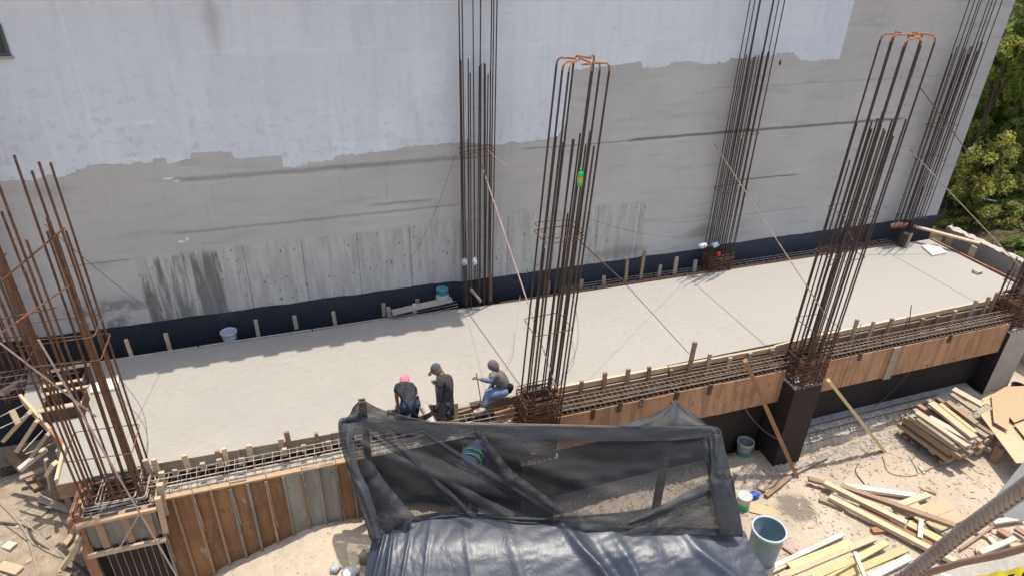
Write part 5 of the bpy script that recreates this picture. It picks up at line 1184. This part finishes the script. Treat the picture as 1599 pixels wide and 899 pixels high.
def leaves(c, rad, n, s, clumps, m, parent, name='crown', asp=.5, hang=.3):
    c = np.array(c, float); rad = np.array(rad, float)
    cc = rng.normal(size=(clumps, 3)); cc /= np.linalg.norm(cc, axis=1)[:, None]; cc *= rng.uniform(.35, 1.0, (clumps, 1)) ** .6
    cr_ = rng.uniform(.16, .34, clumps); k = rng.integers(0, clumps, n)
    d = rng.normal(size=(n, 3)); d /= np.linalg.norm(d, axis=1)[:, None]; d *= rng.uniform(.3, 1, (n, 1)) ** .5
    P = c + (cc[k] + d * cr_[k][:, None]) * rad
    L = rng.normal(size=(n, 3)) + d * .8; L[:, 2] -= hang; L /= np.linalg.norm(L, axis=1)[:, None]
    U = rng.normal(size=(n, 3)) + (0, 0, 1.2); Wd = np.cross(L, U); Wd /= np.linalg.norm(Wd, axis=1)[:, None]; sz = s * rng.uniform(.6, 1.35, (n, 1))
    nn = np.cross(Wd, L)
    a = P - L * sz * .5; b = P + Wd * sz * asp * .5 + nn * sz * .08; e_ = P + L * sz * .5; f = P - Wd * sz * asp * .5 + nn * sz * .08
    V = np.stack([a, b, e_, f], 1).reshape(-1, 3) - np.array(ORG[parent.name]); F = (np.arange(n * 4).reshape(-1, 4)).tolist()
    me = bpy.data.meshes.new(name); me.from_pydata(V.tolist(), [], F); me.materials.append(LM[m])
    return link(bpy.data.objects.new(name, me), parent, ORG[parent.name]), cc * rad + c
def plant(name, label, px, py, Y, rad, n, s, clumps, m, cat, group='plants past the right end of wall', trunk=True, m2=None):
    c = aty(px, py, Y); gzv = gz(c.x, c.y); root = empty(name, (c.x, c.y, gzv), label, cat, group)
    _, tips = leaves(c, rad, n, s, clumps, m, root)
    if m2: leaves(c + Vector((0, -.3, .2)), [r_ * .95 for r_ in rad], n // 3, s * 1.1, max(4, clumps // 2), m2, root)
    if trunk:
        mb = MB(); tr = max(.04, rad[0] * .06); b0 = Vector((c.x, c.y, gzv - .1)); 
        mb.tube([b0, b0.lerp(c, .5) + Vector((.1, .05, 0)), c, c + Vector((0, 0, rad[2] * .6))], tr, 7, radii=[tr * 1.5, tr * 1.1, tr * .8, tr * .3]); mb.build('trunk', M['bark'], root)
        mb = MB()
        for t in tips[:10]: st = b0.lerp(c, random.uniform(.5, 1.0)); mb.tube([st, L3(st, Vector(t), .5) + Vector((0, 0, .1)), Vector(t)], tr * .35, 5, radii=[tr * .5, tr * .3, tr * .12])
        mb.build('branches', M['bark'], root)
    return root
plant('tree', 'tall sunlit tree at the top right corner beside wall end', 1592, 40, 19, (2.2, 1.8, 2.4), 6500, .24, 34, 'bright', 'tree', m2='mid')
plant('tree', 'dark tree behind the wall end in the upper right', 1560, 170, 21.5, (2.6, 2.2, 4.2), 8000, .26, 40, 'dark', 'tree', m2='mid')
plant('shrub', 'sunlit clump of leaves beside wall end near top right corner', 1572, 95, 17.6, (.9, .8, .8), 1500, .2, 14, 'bright', 'shrub', m2='yellow')
plant('shrub', 'broad leafed shrub at right edge under the bright fronded palm', 1597, 165, 17.4, (.9, .8, .6), 1300, .2, 12, 'bright', 'shrub', m2='mid')
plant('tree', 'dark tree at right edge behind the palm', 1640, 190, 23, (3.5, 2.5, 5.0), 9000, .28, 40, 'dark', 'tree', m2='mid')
plant('shrub', 'bright green shrub at right edge halfway down the trees', 1585, 200, 18.6, (1.2, 1.0, 1.0), 3200, .19, 20, 'mid', 'shrub', m2='bright')
plant('shrub', 'yellow green shrub below the palm beside white pipe', 1555, 285, 17.4, (1.6, 1.1, 1.2), 5200, .16, 30, 'olive', 'shrub', m2='bright')
plant('shrub', 'leafy shrub at right edge above the white pipe', 1600, 268, 17.2, (1.3, 1.0, 1.3), 4200, .17, 24, 'bright', 'shrub', m2='yellow')
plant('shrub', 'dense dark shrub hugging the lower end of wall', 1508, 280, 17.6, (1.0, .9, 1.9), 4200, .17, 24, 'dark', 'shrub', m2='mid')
plant('shrub', 'low green shrub behind the long plank past slab end', 1510, 345, 16.6, (1.3, .8, .5), 2600, .15, 20, 'mid', 'shrub', m2='olive', trunk=False)
plant('shrub', 'low shrub at right edge above the low grey wall', 1590, 352, 15.6, (1.3, .8, .7), 3000, .15, 20, 'mid', 'shrub', m2='bright', trunk=False)
plant('shrub', 'small dark shrub at the foot of low grey wall', 1570, 392, 14.2, (1.2, .6, .4), 2000, .13, 16, 'dark', 'shrub', trunk=False, m2='mid')
plant('shrub', 'mid green shrub pressed against the middle of wall end', 1530, 205, 18.5, (1.2, .9, 1.3), 3000, .2, 20, 'mid', 'shrub', m2='bright', trunk=False)
plant('shrub', 'yellowish leafy shrub between wall end and white pipe', 1532, 268, 16.8, (1.4, .9, 1.3), 2300, .16, 34, 'olive', 'shrub', m2='yellow', trunk=False)
plant('shrub', 'bright low shrub just below the white pipe', 1560, 335, 16.0, (1.5, .7, .45), 2600, .14, 22, 'bright', 'shrub', m2='olive', trunk=False)
plant('shrub', 'mid green shrub at right edge below the bright one', 1598, 225, 17.0, (1.0, .8, .7), 2000, .17, 16, 'bright', 'shrub', m2='mid', trunk=False)
def palm(label, px, py, Y, L, n, m, droop=.8):
    c = aty(px, py, Y); root = empty('palm', (c.x, c.y, gz(c.x, c.y)), label, 'palm', 'plants past the right end of wall')
    mb = MB(); b0 = Vector((c.x + .2, c.y + .1, gz(c.x, c.y) - .1)); mb.tube([b0, b0.lerp(c, .5), c], .09, 8, radii=[.13, .10, .08]); mb.build('trunk', M['bark'], root)
    for k in range(n):
        a = 6.283 * k / n + random.uniform(-.2, .2); up = random.uniform(.2, 1.0); ln = L * random.uniform(.8, 1.15); mb = MB(); prev = None; pts = []
        for i in range(9): t = i / 8; pts.append(c + Vector((math.cos(a) * ln * t, math.sin(a) * ln * t, ln * (up * t - droop * t * t))))
        mb.tube(pts, .012, 4, radii=[.02 - .0018 * i for i in range(9)])
        for i in range(1, 9):
            p = pts[i]; d = (pts[i] - pts[i-1]).normalized(); s_ = d.cross(Vector((0, 0, 1))).normalized()
            for sg in (-1, 1):
                for off_ in (0, -.33, -.66):
                    q_ = p + (pts[i] - pts[i-1]) * off_; l_ = ln * .28 * math.sin(math.pi * min(.97, (i + off_) / 8 * .85 + .12)); tip = q_ + s_ * sg * l_ + d * l_ * .5 - Vector((0, 0, l_ * .35)); mb.add([q_ + d * .018, q_ - d * .018, tip], [(0, 1, 2)])
        mb.build('frond', LM[m], root)
palm('small palm with yellow green fronds lit among the shrubs', 1555, 243, 17.6, 1.0, 13, 'yellow')
palm('palm with bright fronds at right edge in upper right', 1600, 120, 18.4, 1.5, 13, 'bright')
palm('shaded palm with drooping dry fronds beside wall end', 1553, 150, 19.2, 1.3, 12, 'dark', 1.2)
mb = MB(); a, b = A(1518,307,16.6), A(1602,324,16.2); mb.tube([a, L3(a, b, .45)], .035, 8); mb.tube([L3(a, b, .62), b], .05, 8); tag(mb.build('white_pipe', M['white_cloth'], origin=a), 'white pipe lying among the shrubs at the right edge', 'pipe')
# bare twig of weeds near the low wall
wd = empty('weeds', A(1500, 360, 15.5), 'dry thin weeds behind the long plank past slab end', 'plant')
mb = MB()
for k in range(70):
    c = A(random.uniform(1470, 1599), random.uniform(340, 400), random.uniform(14.6, 16.5)); c.z = max(c.z, gz(c.x, c.y)); mb.tube([c, c + Vector((random.uniform(-.2, .2), random.uniform(-.1, .1), random.uniform(.3, .9)))], .008, 3)
tag(mb.build('stalks', M['bark'], wd), kind='stuff')

# ------------------------------------------------------------------ close to the camera, lower right
root = empty('thick_rebar', atd(1500, 830, .9), 'thick ribbed rebar slanting close to the camera at lower right', 'rebar')
pts = [atd(1385, 918, 1.02), atd(1426, 891, .98), atd(1500, 832, .90), atd(1560, 789, .84), atd(1605, 757, .80), atd(1680, 700, .74)]
mb = MB(); mb.tube(pts, .0062, 16); mb.build('bar_core', M['rebar_near'], root, smooth=True)
mbr = MB()
Ltot = sum((b - a).length for a, b in zip(pts, pts[1:])); npos = int(Ltot / .0095)
def along(s):
    for a, b in zip(pts, pts[1:]):
        l = (b - a).length
        if s <= l: return a.lerp(b, s / l), (b - a).normalized()
        s -= l
    return pts[-1], (pts[-1] - pts[-2]).normalized()
for i in range(npos):
    c, d = along(i * .0095); s_ = d.cross(Vector((0, 0, 1))).normalized(); u_ = s_.cross(d)
    for half in (0, 1):
        ring = []
        for k in range(9):
            th = math.pi * (half + .06 + .88 * k / 8); rr = .0060 + .0007 * math.sin(math.pi * k / 8)
            ring.append(c + d * ((.013 * abs(k / 4 - 1) - .0065) * (1 if half else -1)) + s_ * rr * math.cos(th) + u_ * rr * math.sin(th))
        mbr.tube(ring, .0015, 6)
tag(mbr.build('ribs', M['rebar_near'], root, smooth=True), kind='stuff')
pts2 = [atd(1420, 903, 1.10), atd(1500, 878, 1.05), atd(1560, 866, 1.0), atd(1606, 853, .97), atd(1680, 836, .93)]
mb = MB(); mb.tube(pts2, .0042, 10); tag(mb.build('rusty_rod', M['rust_near'], origin=pts2[0], smooth=True), 'thinner rusty rod close to camera below the thick rebar', 'rod')
ps = [atd(1470, 893, 1.5), atd(1520, 877, 1.48), atd(1620, 858, 1.42), atd(1720, 840, 1.4), atd(1720, 960, 1.35), atd(1460, 960, 1.4)]
mb = MB(); dn = Vector((0.02, .05, -.08)); mb.add(ps + [p + dn for p in ps], [(5,4,3,2,1,0), (6,7,8,9,10,11)] + [(i, i+6, (i+1) % 6 + 6, (i+1) % 6) for i in range(6)]); tag(mb.build('parapet_ledge', M['ledge'], origin=ps[0]), 'pale ledge close to the camera behind the caution tape', 'ledge')
root = empty('caution_tape', atd(1540, 893, 1.3), 'yellow caution tape with black stripes on the bottom right ledge', 'tape')
ta, tb = atd(1462, 925, 1.34), atd(1640, 892, 1.25); dt = (tb - ta); n_ = 40; upx = (atd(1540, 880, 1.3) - atd(1540, 893, 1.3)) * 1.15
vs = []
for i in range(n_ + 1): p = ta + dt * (i / n_) + Vector((0, 0, .002 * math.sin(i * .9))); vs += [p, p + upx]
mb = MB(); mb.add(vs, [(2*i, 2*i+2, 2*i+3, 2*i+1) for i in range(n_)]); mb.build('band', M['yellow_tape'], root)
mb = MB(); tw = (atd(1540, 893, 1.29) - atd(1540, 893, 1.3)); 
for i in range(0, n_, 5):
    a = ta + dt * (i / n_); b = a + dt * (2.2 / n_); sl_ = dt * (1.0 / n_); t_ = Vector((-.0005, -.002, .0015)); mb.add([a + upx * .02 + t_, b + upx * .02 + t_, b + upx * .55 + sl_ + t_, a + upx * .55 + sl_ + t_], [(0, 1, 2, 3)])
mb.build('stripe', M['black_tape'], root)
ps = [atd(1556, 772, 1.9), atd(1600, 718, 1.9), atd(1690, 690, 1.9), atd(1690, 830, 1.9), atd(1568, 806, 1.9)]
mb = MB(); dn = (ray(1580, 770).normalized()) * .03; mb.add(ps + [p + dn for p in ps], [(4,3,2,1,0), (5,6,7,8,9)] + [(i, i+5, (i+1) % 5 + 5, (i+1) % 5) for i in range(5)]); tag(mb.build('grey_panel', M['post_grey'], origin=ps[0]), 'grey panel corner at right edge behind the thick rebar', 'panel')
